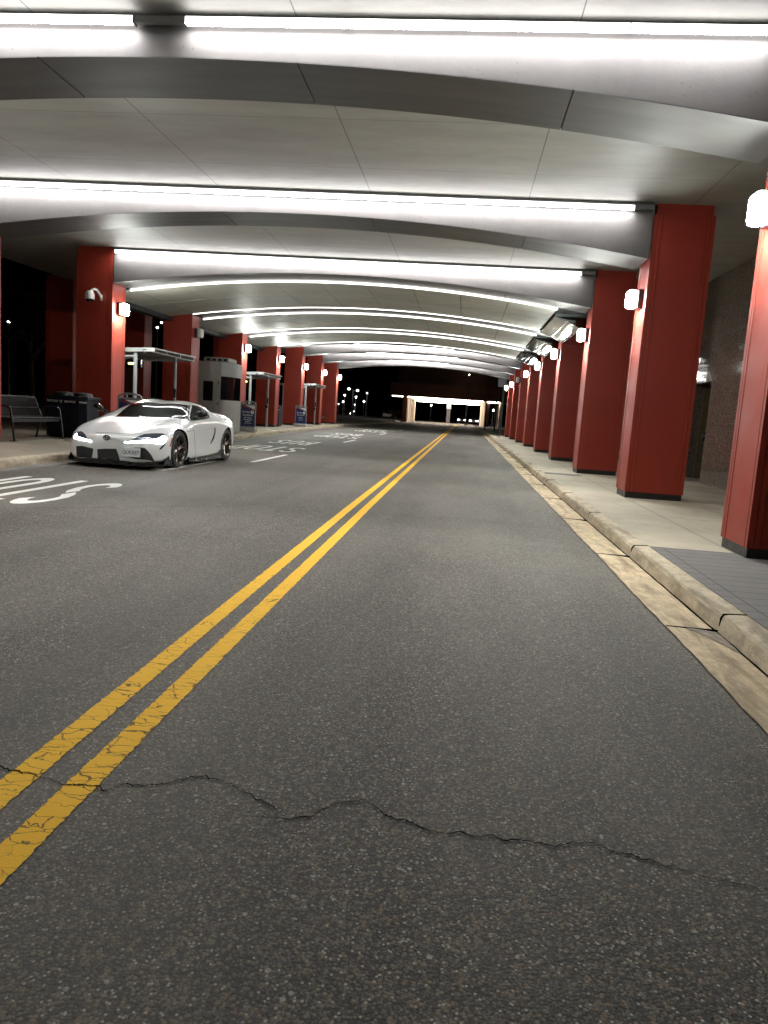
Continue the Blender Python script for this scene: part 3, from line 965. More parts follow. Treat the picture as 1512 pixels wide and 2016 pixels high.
# ------------------------------------------------------------------ curved ceiling bays
def bay(i, label):
    ya, yb = YL(2 + i) - 0.37 + 0.90, YL(3 + i) - 0.37
    t = thing('vaulted_ceiling', label, 'ceiling bay', (-3.5, ya, 0), 'curved ceiling bays')
    off = (3.5, -ya, 0)
    dz = 0.0 if i == 0 else -0.045
    ym = (ya + yb) / 2
    bm = BM()
    xs = [2.0 - 1.18 * n for n in range(0, 11)]
    xs[-1] = -9.55
    for (y0, y1) in ((ya + 0.02, ym - 0.025), (ym + 0.025, yb - 0.035)):
        for a, b in zip(xs, xs[1:]):
            arch_slab(bm, b + 0.008, a - 0.008, y0, y1, lambda x: arch(x) - 0.03, lambda x: arch(x) - 0.012, 4)
    obj('panels', bm, MT['vault'], t, off=off)
    bm = BM()
    arch_slab(bm, -9.55, 2.0, ya + 0.01, yb - 0.01, lambda x: arch(x) + 0.03, lambda x: arch(x) + 0.05, 30)
    box(bm, -9.62, -9.35, ya, yb, 3.60, 3.72)
    obj('backing', bm, MT['dark'], t, off=off)
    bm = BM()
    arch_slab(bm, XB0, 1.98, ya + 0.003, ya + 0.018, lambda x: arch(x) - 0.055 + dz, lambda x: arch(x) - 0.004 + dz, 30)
    obj('glowing_edge', bm, MT['edge_white'], t, off=off)
    # polished steel fascia box on the right with fine seams
    bm = BM()
    y0, y1 = ya + 0.74, yb - 0.03
    prof = [(2.02, 3.96), (2.02, 3.875), (2.34, 3.76), (2.68, 3.60), (3.75, 3.54), (3.75, 3.96)]
    prism(bm, prof, 'y', y0, y1)
    obj('steel_fascia', bm, MT['steel'], t, off=off)
    bm = BM()
    for a in (2.34, 2.50, 2.68):
        z = interp([(2.02, 3.875), (2.34, 3.76), (2.68, 3.60)], a)
        box(bm, a - 0.006, a + 0.006, y0 + 0.02, y1 - 0.02, z - 0.004, z + 0.02)
    objs('fascia_seam', bm, MT['chrome'], t, off=off)
    bm = BM()
    box(bm, 2.0, 3.75, ya + 0.02, yb - 0.02, 3.97, 4.05)
    obj('fascia_backing', bm, MT['dark'], t, off=off)
    return t
bay(0, 'first curved grey ceiling bay, right behind the third concrete beam')
bay(1, 'second curved grey ceiling bay, over the grey booth')
bay(2, 'third and farthest curved grey ceiling bay, over bus shelter B')

# ------------------------------------------------------------------ wall lamps
def make_lamp(label, loc, rotz, lit=True):
    t = thing('wall_lamp', label, 'lamp', loc, 'wall lamps on the columns', rotz)
    bm = BM()
    box(bm, 0.0, 0.075, -0.135, 0.135, -0.15, 0.15, 0, 0.012)
    obj('housing', bm, MT['lamp_house'], t)
    bm = BM()
    box(bm, 0.076, 0.225, -0.12, 0.12, -0.14, 0.14, 0, 0.045)
    bm.normal_update()
    for f in bm.faces:
        f.material_index = 1 if f.normal.z > 0.35 else (3 if f.normal.x > 0.8 else 0 if (f.normal.z < -0.3 and f.normal.x > -0.3) else 2)
    obj('diffuser', bm, [MT['lamp_glow'], MT['lamp_top'], MT['lamp_side'], MT['lamp_front']] if lit else [MT['lamp_off']] * 4, t, True)
    return t
lit0 = off0 = None
for side, ks in (('right', list(range(0, 9)) + [-1]), ('left', list(range(0, 9)) + [-1])):  # the foremost left lamp is unseen, added to brighten the near road
    for k in ks:
        if side == 'left' and k == 1:
            continue
        unlit = (side == 'right' and k in (6, -1)) or (side == 'left' and k == 3)
        loc = ((XR0 - 0.001, YL(k), 3.31) if side == 'right' else (XL0 + 0.001 + (0.14 if k == 1 else 0.0), YL(k), 3.31))
        rz = PI if side == 'right' else 0.0
        if unlit:
            lab = 'unlit wall lamp on the right column beside the camera, outside the photo' if k < 0 else 'unlit square wall lamp on the seventh right column' if side == 'right' else 'unlit square wall lamp on the left column beyond shelter C'
            if off0 is None:
                off0 = make_lamp(lab, loc, rz, False)
            else:
                copy_tree(off0, loc, rz, lab)
            continue
        if side == 'right':
            lab = 'glowing wall lamp on the %s red column of the right pavement' % ('unseen foremost' if k < 0 else ORD[k] if k < 8 else 'farthest')
        else:
            lab = {-1: 'unseen wall lamp added to brighten the near road, on the left where the canopy begins, outside the photo', 0: 'glowing wall lamp on the left column closest to the camera', 1: 'glowing wall lamp on the left column beside the bench', 2: 'glowing wall lamp on the left column with the dome camera', 4: 'glowing wall lamp on the left column behind the booth', 5: 'glowing wall lamp on the left column at shelter B',
                   6: 'glowing wall lamp above the Bus Bay A sign', 7: 'glowing wall lamp above shelter A on the second farthest left column', 8: 'glowing wall lamp on the farthest left column'}[k]
        if lit0 is None:
            lit0 = make_lamp(lab, loc, rz)
        else:
            copy_tree(lit0, loc, rz, lab)

# ------------------------------------------------------------------ granite building on the right
gb = thing('granite_building', 'polished brown granite building wall behind the right columns', 'building', (5.36, 17.45, 0))
goff = (-5.36, -17.45, 0)
bm = BM()
box(bm, 5.36, 7.6, -4, 17.45, 0.0, 4.80)
box(bm, 5.362, 7.6, 17.452, 19.298, 2.39, 4.80)
box(bm, 5.36, 7.6, 19.3, 52, 0.0, 4.80)
box(bm, 7.0, 7.6, 17.452, 19.298, 0.0, 2.388)
obj('wall', bm, MT['granite'], gb, off=goff)
bm = BM()
box(bm, 5.80, 6.72, 19.262, 19.297, ZR + 0.01, 2.30, 0, 0.004)
d = obj('door', bm, MT['door'], gb, off=goff)
bm = BM()
box(bm, 5.76, 5.798, 19.25, 19.298, ZR, 2.34)
box(bm, 6.722, 6.76, 19.25, 19.298, ZR, 2.34)
box(bm, 5.798, 6.722, 19.25, 19.298, 2.302, 2.34)
objs('door_frame', bm, MT['door'], gb, off=goff)
bm = BM()
box(bm, 5.85, 5.93, 19.235, 19.261, 0.98, 1.25, 0, 0.006)
tube(bm, [(5.89, 19.24, 1.03), (5.89, 19.19, 1.03), (6.01, 19.185, 1.03)], 0.011, 8)
obj('handle', bm, MT['chrome'], d, off=goff)
bm = BM()
lathe(bm, [(0.022, 0), (0.022, -0.02), (0.0005, -0.024)], (5.89, 19.234, 1.20), 'y', 12)
obj('keypad', bm, MT['chrome'], d, off=goff)

# ------------------------------------------------------------------ dome camera
t = thing('security_camera', 'white dome security camera on the left red column', 'camera', (-9.08, YL(2) - 0.356, 3.50))
bm = BM()
box(bm, 0.05, 0.11, -0.03, 0.0, -0.05, 0.09, 0, 0.006)
tube(bm, [(0.08, -0.03, 0.03), (0.08, -0.1, 0.09), (0.06, -0.2, 0.165), (0.03, -0.28, 0.17), (-0.01, -0.33, 0.13), (-0.02, -0.34, 0.09)], 0.028, 10)
obj('bracket', bm, MT['cctv'], t, True)
bm = BM()
lathe(bm, [(0.02, 0.13), (0.06, 0.12), (0.095, 0.085), (0.108, 0.03), (0.11, -0.06), (0.10, -0.07)], (-0.04, -0.34, 0), 'z', 20)
obj('dome_housing', bm, MT['cctv'], t, True)
bm = BM()
lathe(bm, [(0.086, -0.065), (0.083, -0.09), (0.06, -0.125), (0.02, -0.142)], (-0.04, -0.34, 0), 'z', 20)
obj('lens_dome', bm, MT['glass_dark'], t, True)

# ------------------------------------------------------------------ bench
def make_bench(label, loc, rotz, group):
    """seat runs along local y, faces +x"""
    t = thing('slatted_bench', label, 'bench', loc, group, rotz)
    L = 1.74
    bm = BM()
    n = 46
    for i in range(n):
        y = -L / 2 + 0.03 + (L - 0.06) * i / (n - 1)
        tube(bm, [(-0.02, y, 0.455), (-0.05, y, 0.44), (-0.38, y, 0.425)], 0.0095, 5)
    tube(bm, [(-0.01, -L / 2, 0.45), (-0.01, L / 2, 0.45)], 0.02, 8)
    tube(bm, [(-0.40, -L / 2, 0.42), (-0.40, L / 2, 0.42)], 0.018, 8)
    box(bm, -0.03, -0.012, -L / 2, L / 2, 0.37, 0.445)
    obj('seat', bm, MT['black'], t)
    bm = BM()
    for i in range(n):
        y = -L / 2 + 0.03 + (L - 0.06) * i / (n - 1)
        tube(bm, [(-0.43, y, 0.45), (-0.50, y, 0.62), (-0.57, y, 0.82), (-0.61, y, 0.86)], 0.0095, 5)
    tube(bm, [(-0.43, -L / 2, 0.45), (-0.43, L / 2, 0.45)], 0.018, 8)
    tube(bm, [(-0.505, -L / 2, 0.635), (-0.505, L / 2, 0.635)], 0.012, 8)
    tube(bm, [(-0.60, -L / 2, 0.86), (-0.60, L / 2, 0.86)], 0.018, 8)
    obj('backrest', bm, MT['black'], t)
    for s in (-1, 1):
        y = s * (L / 2 + 0.015)
        bm = BM()
        tube(bm, [(0.06, y, 0.0), (0.03, y, 0.25), (0.0, y, 0.48), (-0.02, y, 0.62), (-0.06, y, 0.66), (-0.14, y, 0.675), (-0.40, y, 0.665), (-0.50, y, 0.64)], 0.021, 8)
        obj('armrest', bm, MT['black'], t, True)
        bm = BM()
        tube(bm, [(-0.61, y, 0.86), (-0.50, y, 0.62), (-0.43, y, 0.43), (-0.50, y, 0.2), (-0.56, y, 0.0)], 0.021, 8)
        tube(bm, [(-0.43, y, 0.43), (-0.01, y, 0.44)], 0.018, 8)
        obj('leg', bm, MT['black'], t, True)
        bm = BM()
        box(bm, -0.02, 0.10, y - 0.03, y + 0.03, -0.001, 0.012)
        box(bm, -0.60, -0.50, y - 0.03, y + 0.03, -0.001, 0.012)
        objs('foot_plate', bm, MT['black'], t)
    return t
bench = make_bench('black slatted metal bench beside the nearest left column', (-8.72, 14.56, ZLp), 0, 'benches under the canopy')
copy_tree(bench, (-9.6, 36.3, ZLp), 0, 'small dim bench between shelter B and the Bus Bay A sign')
copy_tree(bench, (-8.98, 46.9, ZLp), 0, 'faint bench in front of the farthest left column')

# ------------------------------------------------------------------ recycling bins
def make_bins(label, loc):
    t = thing('recycling_station', label, 'bins', loc, 'recycling and trash stations')
    bm = BM()
    box(bm, -0.48, 0.48, 0.0, 0.55, 0.03, 0.86, 0, 0.012)
    for i in range(19):
        x = -0.45 + 0.05 * i
        box(bm, x - 0.006, x + 0.006, -0.008, 0.004, 0.06, 0.76)
    box(bm, -0.44, 0.44, 0.04, 0.5, 0.0, 0.035)
    obj('body', bm, MT['bin'], t)
    bm = BM()
    box(bm, -0.51, 0.51, -0.03, 0.58, 0.862, 0.93, 0, 0.012)
    obj('top_rim', bm, MT['bin'], t)
    for s in (-0.22, 0.24):
        bm = BM()
        lathe(bm, [(0.205, 0.928), (0.205, 0.965), (0.19, 1.0), (0.12, 1.015), (0.01, 1.02)], (s, 0.27, 0), 'z', 20)
        o = obj('lid', bm, MT['black'], t, True)
    for s, x, sz in (('RECYCLE', -0.33, 0.062), ('RECYCLE', 0.08, 0.062), ('TRASH', 0.385, 0.062)):
        text_obj('lettering', s, sz, MT['white'], t, (x, -0.0105, 0.80), FACE_CAM)
    for x in (-0.135, -0.125 + 0.03):
        bm = BM()
        R = 0.028
        for q in range(3):
            a0 = 90 + 120 * q
            tube(bm, [(x + R * math.cos(math.radians(a0 + a)), -0.011, 0.80 + R * math.sin(math.radians(a0 + a))) for a in (10, 40, 70, 95)], [0.005, 0.006, 0.009, 0.002], 6)
        obj('recycle_symbol', bm, MT['white'], t)
        break
    return t
b0 = make_bins('long navy recycling and trash bins behind the bench', (-8.86, 15.95, ZLp))
copy_tree(b0, (-9.25, 34.9, ZLp), None, 'far recycling and trash bins beyond shelter B')

# ------------------------------------------------------------------ bus shelters
def make_shelter(letter, loc, label):
    """origin: near road-side post; roof runs along +y"""
    t = thing('bus_shelter', label, 'bus shelter', loc, 'bus shelters on the left pavement')
    L = 3.0
    bm = BM()
    # tilted roof sheet
    prism(bm, [(0.56, 2.27), (-1.42, 2.19), (-1.42, 2.215), (0.56, 2.305)], 'y', -0.02, L + 0.02)
    obj('roof', bm, MT['grey_paint'], t)
    bm = BM()
    # fascia channel round the edge
    prism(bm, [(0.56, 2.21), (-1.42, 2.10), (-1.42, 2.185), (0.50, 2.262), (0.56, 2.264)], 'y', -0.015, 0.02)
    prism(bm, [(0.5, 2.15), (-1.42, 2.07), (-1.42, 2.185), (0.5, 2.262)], 'y', L - 0.02, L + 0.015)
    box(bm, 0.44, 0.565, 0.0, L, 2.265, 2.275)
    tube(bm, [(0.5, 0.02, 2.20), (0.5, L, 2.165)], 0.022, 8)
    for y in (0.9, 1.9):
        box(bm, 0.485, 0.515, y - 0.03, y + 0.03, 2.18, 2.268)
    obj('fascia', bm, MT['grey_paint'], t)
    for (x, y, h) in ((0.0, 0.08, 2.27), (0.0, 2.82, 2.27), (-1.25, 0.08, 2.2), (-1.25, 2.82, 2.2)):
        bm = BM()
        lathe(bm, [(0.09, 0.0), (0.09, 0.015), (0.05, 0.016), (0.05, h)], (x, y, 0), 'z', 14)
        obj('post', bm, MT['grey_paint'], t, True)
    bm = BM()
    tube(bm, [(0, 0.08, 2.06), (-1.25, 0.08, 2.0)], 0.035, 8)
    tube(bm, [(-1.25, 0.08, 2.08), (-1.25, 2.82, 2.08)], 0.04, 8)
    obj('cross_rail', bm, MT['grey_paint'], t, True)
    bm = BM()
    box(bm, -1.27, -1.24, 0.16, 2.74, 0.25, 1.95)
    obj('rear_glass', bm, MT['glass_dark'], t)
    bm = BM()
    box(bm, -0.62, -0.20, 0.85, 0.93, 1.78, 2.02)
    dd = obj('arrival_display', bm, MT['glass_dark'], t)
    bm = BM()
    box(bm, -0.55, -0.38, 0.842, 0.848, 1.88, 1.92)
    obj('display_text', bm, MT['amber'], dd)
    bm = BM()
    box(bm, -1.1, -0.72, 0.5, 2.5, 0.44, 0.48)
    for y in (0.7, 2.3):
        box(bm, -0.95, -0.87, y - 0.03, y + 0.03, 0.0, 0.44)
    obj('seat', bm, MT['grey_paint'], t)
    bm = BM()
    box(bm, 0.012, 0.075, 2.70, 2.77, 1.05, 1.32, 0, 0.01)
    box(bm, -0.065, 0.05, 2.70, 2.77, 0.86, 0.98, 0, 0.01)
    obj('card_reader', bm, MT['black'], t)
    text_obj('bay_letter', letter, 0.15, MT['blacklet'], t, (0.28, -0.0185, 2.195), FACE_CAM)
    return t
make_shelter('C', (-8.78, 19.15, ZLp), 'grey bus shelter C behind the parked car')
make_shelter('B', (-8.78, 29.85, ZLp), 'grey bus shelter B beyond the booth')
make_shelter('A', (-8.78, 40.5, ZLp), 'grey bus shelter A, the farthest one')

# ------------------------------------------------------------------ pavement signs
def make_sign(letter, lines, loc, label):
    t = thing('sign_stand', label, 'sign', loc, 'bus bay sign stands')
    bm = BM()
    box(bm, -0.35, 0.35, -0.22, 0.22, 0.0, 0.13, 0, 0.05)
    tube(bm, [(0.27, -0.2, 0.065), (0.27, 0.2, 0.065)], 0.066, 10)
    obj('base', bm, MT['plastic_pale'], t, True)
    bm = BM()
    # upright frame with arched handle
    pts = [(-0.295, 0.10), (0.295, 0.10), (0.295, 1.00), (0.28, 1.05), (0.2, 1.09), (0.1, 1.115), (-0.1, 1.115), (-0.2, 1.09), (-0.28, 1.05), (-0.295, 1.0)]
    inn = [(-0.262, 0.17), (0.262, 0.17), (0.262, 0.985), (0.25, 1.02), (0.19, 1.055), (0.1, 1.075), (-0.1, 1.075), (-0.19, 1.055), (-0.25, 1.02), (-0.262, 0.985)]
    n = len(pts)
    for y0, y1 in ((-0.03, 0.03),):
        A = [bm.verts.new((p[0], y0, p[1])) for p in pts]; B = [bm.verts.new((p[0], y0, p[1])) for p in inn]
        C_ = [bm.verts.new((p[0], y1, p[1])) for p in pts]; D_ = [bm.verts.new((p[0], y1, p[1])) for p in inn]
        for i in range(n):
            j = (i + 1) % n
            bm.faces.new((A[i], A[j], B[j], B[i])); bm.faces.new((C_[i], D_[i], D_[j], C_[j]))
            bm.faces.new((A[i], C_[i], C_[j], A[j])); bm.faces.new((B[i], B[j], D_[j], D_[i]))
    box(bm, -0.262, 0.262, -0.025, 0.025, 0.955, 1.0)
    for x in (-0.085, 0.085):
        box(bm, x - 0.018, x + 0.018, -0.025, 0.025, 1.0, 1.078)
    bmesh.ops.recalc_face_normals(bm, faces=bm.faces[:])
    obj('frame', bm, MT['plastic_grey'], t)
    bm = BM()
    box(bm, -0.262, 0.262, -0.018, 0.018, 0.17, 0.955)
    f = obj('face_panel', bm, MT['navy'], t)
    bm = BM()
    xs = xs_range(-0.25, 0.25, 14)
    def cur(x, d): return 0.935 - 0.16 * ((x + 0.25) / 0.5) ** 1.7 - d
    bm2 = BM()
    for a, b in zip(xs, xs[1:]):
        bm.faces.new([bm.verts.new(p) for p in ((a, -0.0215, cur(a, 0.02)), (a, -0.0215, cur(a, 0.0)), (b, -0.0215, cur(b, 0.0)), (b, -0.0215, cur(b, 0.05)))])
    for a, b in zip(xs[4:], xs[5:]):
        bm2.faces.new([bm2.verts.new(p) for p in ((a, -0.0215, cur(a, -0.02) if cur(a, -0.02) < 0.94 else 0.94), (a, -0.0215, 0.945), (b, -0.0215, 0.945), (b, -0.0215, min(0.94, cur(b, -0.02))))])
    obj('red_swoosh', bm, MT['signred'], f)
    obj('white_swoosh', bm2, MT['white'], f)
    text_obj('lettering', 'Bus Bay', 0.088, MT['white'], f, (-0.075, -0.0215, 0.70), FACE_CAM, 0.002)
    bm = BM()
    lathe(bm, [(0.068, -0.0205), (0.068, -0.0225)], (0.165, 0, 0.70), 'y', 24)
    obj('letter_disc', bm, MT['white'], f)
    text_obj('bay_letter', letter, 0.10, MT['blacklet'], f, (0.165, -0.0245, 0.70), FACE_CAM, 0.0015)
    for s, z, size in lines:
        text_obj('lettering', s, size, MT['white'], f, (0.0, -0.0215, z), FACE_CAM, 0.002)
    return t
make_sign('A', [('Boarding for', 0.585, 0.078), ('ARTbus', 0.44, 0.075), ('Passengers', 0.335, 0.05)], (-8.48, 38.3, ZLp - 0.005), 'navy Bus Bay A sign stand, the farthest of the three')
make_sign('B', [('Boarding for', 0.585, 0.078), ('25A Tysons', 0.49, 0.062), ('Stop Ballston', 0.415, 0.062), ('Station', 0.345, 0.058), ('Customers only', 0.285, 0.042)], (-8.15, 27.65, ZLp - 0.008), 'navy Bus Bay B sign stand beside the grey booth')
make_sign('C', [('Boarding for', 0.585, 0.078)], (-7.9, 17.05, 0.165), 'navy Bus Bay C sign stand behind the car windscreen')

# ------------------------------------------------------------------ booth
t = thing('attendant_booth', 'grey attendant booth with a curved window bay', 'booth', (-8.9, 25.6, ZLp))
off = (8.9, -25.6, -ZLp)
def booth_outline(r=0.0, n=10):
    p = [(-10.3 - r, 25.0 - r), (-8.38, 25.0 - r)]
    for i in range(1, n + 1):
        a = -PI / 2 + PI / 2 * i / n
        p.append((-8.38 + (0.33 + r) * math.cos(a), 25.7 + (0.7 + r) * math.sin(a)))
    p += [(-8.05 + r, 26.33 + r), (-10.3 - r, 26.33 + r)]
    return p
bm = BM()
prism(bm, booth_outline(), 'z', 0.17, 1.235)
prism(bm, booth_outline(-0.004), 'z', 1.235, 1.26)
prism(bm, [(-10.3, 25.0), (-8.38, 25.0), (-8.38, 26.2), (-10.3, 26.2)], 'z', 1.26, 2.12)
obj('lower_wall', bm, MT['booth'], t, off=off)
bm = BM()
prism(bm, booth_outline(0.012), 'z', 2.06, 2.535)
obj('upper_band', bm, MT['booth'], t, off=off)
bm = BM()
n = 26
for i in range(n):
    a = -PI / 2 + PI / 2 * (i + 0.5) / n
    x, y = -8.38 + 0.346 * math.cos(a), 25.7 + 0.716 * math.sin(a)
    tube(bm, [(x, y, 2.075), (x, y, 2.53)], 0.014, 6)
obj('ribbed_band', bm, MT['booth_metal'], t, off=off)
bm = BM()
prism(bm, booth_outline(-0.03), 'z', 1.262, 2.058)
obj('window', bm, MT['glass_dark'], t, off=off)
bm = BM()
box(bm, -9.14, -8.46, 24.975, 24.998, 0.2, 2.05)
dd = obj('door', bm, MT['booth'], t, off=off)
bm = BM()
box(bm, -8.96, -8.63, 24.962, 24.974, 1.21, 1.87)
obj('door_window', bm, MT['glass_dark'], dd, off=off)
bm = BM()
box(bm, -8.455, -8.425, 24.965, 24.999, 1.78, 1.9)
box(bm, -8.455, -8.425, 24.965, 24.999, 1.06, 1.18)
box(bm, -8.455, -8.425, 24.965, 24.999, 0.4, 0.52)
objs('hinge', bm, MT['chrome'], dd, off=off)
bm = BM()
box(bm, -9.1, -8.2, 25.25, 26.2, 2.537, 2.70, 0, 0.05)
ac = obj('roof_unit', bm, MT['booth'], t, off=off)
bm = BM()
for i in range(4):
    x = -8.98 + 0.2 * i
    box(bm, x, x + 0.13, 25.235, 25.249, 2.575, 2.66)
objs('vent_grille', bm, MT['dark'], ac, off=off)

# ------------------------------------------------------------------ far end: underpass building
ub = thing('underpass_building', 'brown building beyond the canopy with a warm lit underpass', 'building', (-3, 105, 0))
off = (3, -105, 0)
bm = BM()
box(bm, -10.7, 9.5, 105, 121, 3.55, 5.45)
box(bm, -9.8, 9.0, 106.5, 121, 5.45, 12)
obj('upper_storey', bm, MT['brown'], ub, off=off)
bm = BM()
box(bm, -8.9, -8.2, 105.2, 107.2, -0.03, 3.55)
box(bm, 2.65, 3.25, 105.2, 107.2, -0.03, 3.55)
objs('pier', bm, MT['brown'], ub, off=off)
bm = BM()
box(bm, -8.9, -8.2, 107.2, 121, -0.03, 3.5)
box(bm, 2.3, 2.64, 107.25, 121, -0.03, 3.5)
box(bm, 4.6, 4.9, 105.2, 121, -0.03, 3.5)
for y in (109, 112, 115, 118):
    box(bm, -8.2, -8.0, y, y + 1.2, -0.03, 3.4)
objs('side_wall', bm, MT['warm_wall'], ub, off=off)
bm = BM()
box(bm, -8.2, 2.3, 105.1, 105.6, 3.44, 3.548)
box(bm, -7.8, 2.0, 119.5, 120.5, 3.2, 3.52)
box(bm, 2.8, 4.5, 105.1, 105.6, 3.40, 3.548)
box(bm, -10.4, -8.9, 105.3, 105.7, 3.46, 3.548)
objs('ceiling_light', bm, MT['warm_light'], ub, off=off)

# bare shrub
t = thing('bare_shrub', 'bare twiggy shrub left of the underpass', 'shrub', (-8.9, 92, 0))
bm = BM()
def branch(p, d, l, r, depth):
    q = p + d * l
    tube(bm, [p, (p + q) / 2 + Vector((random.uniform(-.05, .05), 0, random.uniform(-.03, .06))) * l, q], [r, r * 0.8, r * 0.55], 4)
    if depth > 0:
        for _ in range(3):
            nd = (d + Vector((random.uniform(-.8, .8), random.uniform(-.8, .8), random.uniform(-.1, .55)))).normalized()
            branch(q, nd, l * random.uniform(.6, .85), r * 0.6, depth - 1)
for i in range(12):
    a = random.uniform(0, 2 * PI)
    branch(Vector((random.uniform(-.5, .5), random.uniform(-.3, .3), -0.03)), Vector((math.cos(a) * .7, math.sin(a) * .7, random.uniform(.5, 1.0))).normalized(), 0.75, 0.022, 3)
obj('twigs', bm, MT['twig'], t)

# dim tree on the left
t = thing('garden_tree', 'dim reddish tree in the dark beyond the bench', 'tree', (-20.7, 34, 0))
bm = BM()
tube(bm, [(0, 0, -0.03), (0.05, 0, 1.5), (-0.1, 0.1, 3.0), (0.05, 0, 4.2)], [0.16, 0.13, 0.1, 0.05], 8)
for a in range(6):
    an = a * 1.05
    tube(bm, [(0, 0, 2.4 + 0.2 * a), (0.7 * math.cos(an), 0.7 * math.sin(an), 3.3 + 0.2 * a), (1.4 * math.cos(an), 1.3 * math.sin(an), 3.9 + 0.25 * a)], [0.06, 0.04, 0.02], 6)
obj('trunk', bm, MT['bark'], t)
bm = BM()
for i in range(1800):
    an = random.uniform(0, 2 * PI); ph = random.uniform(-1, 1); r = random.uniform(0.5, 1) ** 0.5
    blob = random.choice([(0, 0, 4.8, 1.3), (1.1, 0.3, 4.3, 0.9), (-1.1, 0.2, 4.4, 1.0), (0.2, -0.9, 5.3, 0.8), (-0.4, 0.6, 5.7, 0.8)])
    c = Vector((blob[0] + blob[3] * r * math.cos(an) * math.sqrt(1 - ph * ph), blob[1] + blob[3] * r * math.sin(an) * math.sqrt(1 - ph * ph), blob[2] + blob[3] * r * ph))
    u = Vector((random.gauss(0, 1), random.gauss(0, 1), random.gauss(0, 1))).normalized()
    v = u.orthogonal().normalized()
    s = random.uniform(0.05, 0.11)
    bm.faces.new([bm.verts.new(c + u * s), bm.verts.new(c + v * s * 0.6), bm.verts.new(c - u * s), bm.verts.new(c - v * s * 0.6)])
obj('crown', bm, MT['leaf'], t)

# street lamps in the distance
def ray_at(px, py, Y):
    d = FW + RT * ((px - 756) / FPX) - UP * ((py - 1008) / FPX)
    return EYE + d * (Y / d.y)
def street_lamp(head, label, r=0.16, dim=False, arm=0.0):
    r *= 0.68
    h = head
    t = thing('street_lamp', label, 'street lamp', (h.x + arm, h.y, 0), 'distant street lamps')
    bm = BM()
    tube(bm, [(0, 0, -0.03), (0, 0, h.z - 0.1)], [0.09, 0.05], 8)
    if arm:
        tube(bm, [(0, 0, h.z - 0.12), (-arm * 0.6, 0, h.z + 0.05), (-arm, 0, h.z + 0.02)], 0.04, 6)
    obj('pole', bm, MT['pole'], t)
    bm = BM()
    lathe(bm, [(0.02, -r * 0.8), (r * 0.8, -r * 0.5), (r, 0), (r * 0.75, r * 0.6), (r * 0.3, r * 0.95), (0.02, r)], (-arm, 0, h.z), 'z', 12)
    obj('lamp_head', bm, MT['far_dim'] if dim else MT['far_light'], t, True)
for (px, py, Y, r, dim, arm, lab) in (
    (17, 633, 45, 0.12, False, 0, 'globe street lamp in the dark left of the bench'),
    (318, 635, 60, 0.10, False, 0.4, 'street lamp seen between shelter C and its left column, the upper one'),
    (310, 645, 70, 0.11, False, 0, 'street lamp seen between shelter C and its left column, the lower one'),
    (687, 765.6, 120, 0.19, False, 0.7, 'street lamp head highest in the distant cluster'),
    (704, 769, 120, 0.19, False, -0.7, 'street lamp second highest in the distant cluster'),
    (679, 778, 130, 0.15, False, 0, 'street lamp below the highest head of the distant cluster'),
    (700.7, 782, 140, 0.17, False, 0, 'street lamp in the middle of the distant cluster'),
    (722.8, 774, 130, 0.12, True, 0, 'small lamp highest on the right of the distant cluster'),
    (675.6, 791, 150, 0.17, False, 0, 'bright street lamp low on the left of the distant cluster'),
    (716.5, 790.6, 150, 0.19, False, 0, 'bright street lamp low on the right of the distant cluster'),
    (666.5, 795.5, 150, 0.11, True, 0, 'faint lamp right beside the farthest left column'),
    (698.4, 797, 150, 0.10, True, 0, 'faint lamp below the middle of the distant cluster'),
    (689.6, 814, 140, 0.10, True, 0, 'knee high lamp under the distant cluster, the left one'),
    (697, 810, 140, 0.09, True, 0, 'knee high lamp under the distant cluster, the right one'),
    (849, 798, 140, 0.17, False, 0, 'street lamp seen through the underpass opening'),
    (971, 808, 130, 0.15, False, 0, 'street lamp seen through the narrow right opening'),
    (924, 738, 104, 0.07, False, 0, 'small lamp shining above the underpass facade')):
    street_lamp(ray_at(px, py, Y), lab, r, dim, arm)

# poles and signs beyond
def signpole(x, y, h, label, plate=None):
    t = thing('sign_pole', label, 'sign pole', (x, y, 0))
    bm = BM()
    tube(bm, [(0, 0, -0.03), (0, 0, h)], 0.07, 8)
    obj('pole', bm, MT['pole'], t)
    if plate:
        bm = BM()
        box(bm, plate[0], plate[1], -0.10, -0.075, plate[2], plate[3], 0, 0.008)
        obj('sign_plate', bm, MT['plastic_grey'], t)
signpole(2.75, 70, 5.2, 'thin dark pole in front of the underpass, nearer the right columns', None)
signpole(2.05, 78, 5.6, 'thin dark pole in front of the right underpass pier', None)
signpole(2.6, 55, 4.3, 'pole with a square grey sign at the end of the right columns', (-0.45, 0.15, 3.55, 4.15))
t = thing('totem_sign', 'pale upright sign pylon seen through the underpass', 'sign', (-2.95, 130, 0))
bm = BM()
box(bm, -0.32, 0.32, -0.2, 0.2, -0.03, 2.4, 0, 0.03)
obj('pylon', bm, MT['plastic_grey'], t)
bm = BM()
box(bm, -0.4, 0.4, -0.22, 0.22, 2.4, 4.2, 0, 0.05)
obj('sign_box', bm, emis('dim_backlit_sign', (0.8, 0.85, 0.9), 0.06), t)

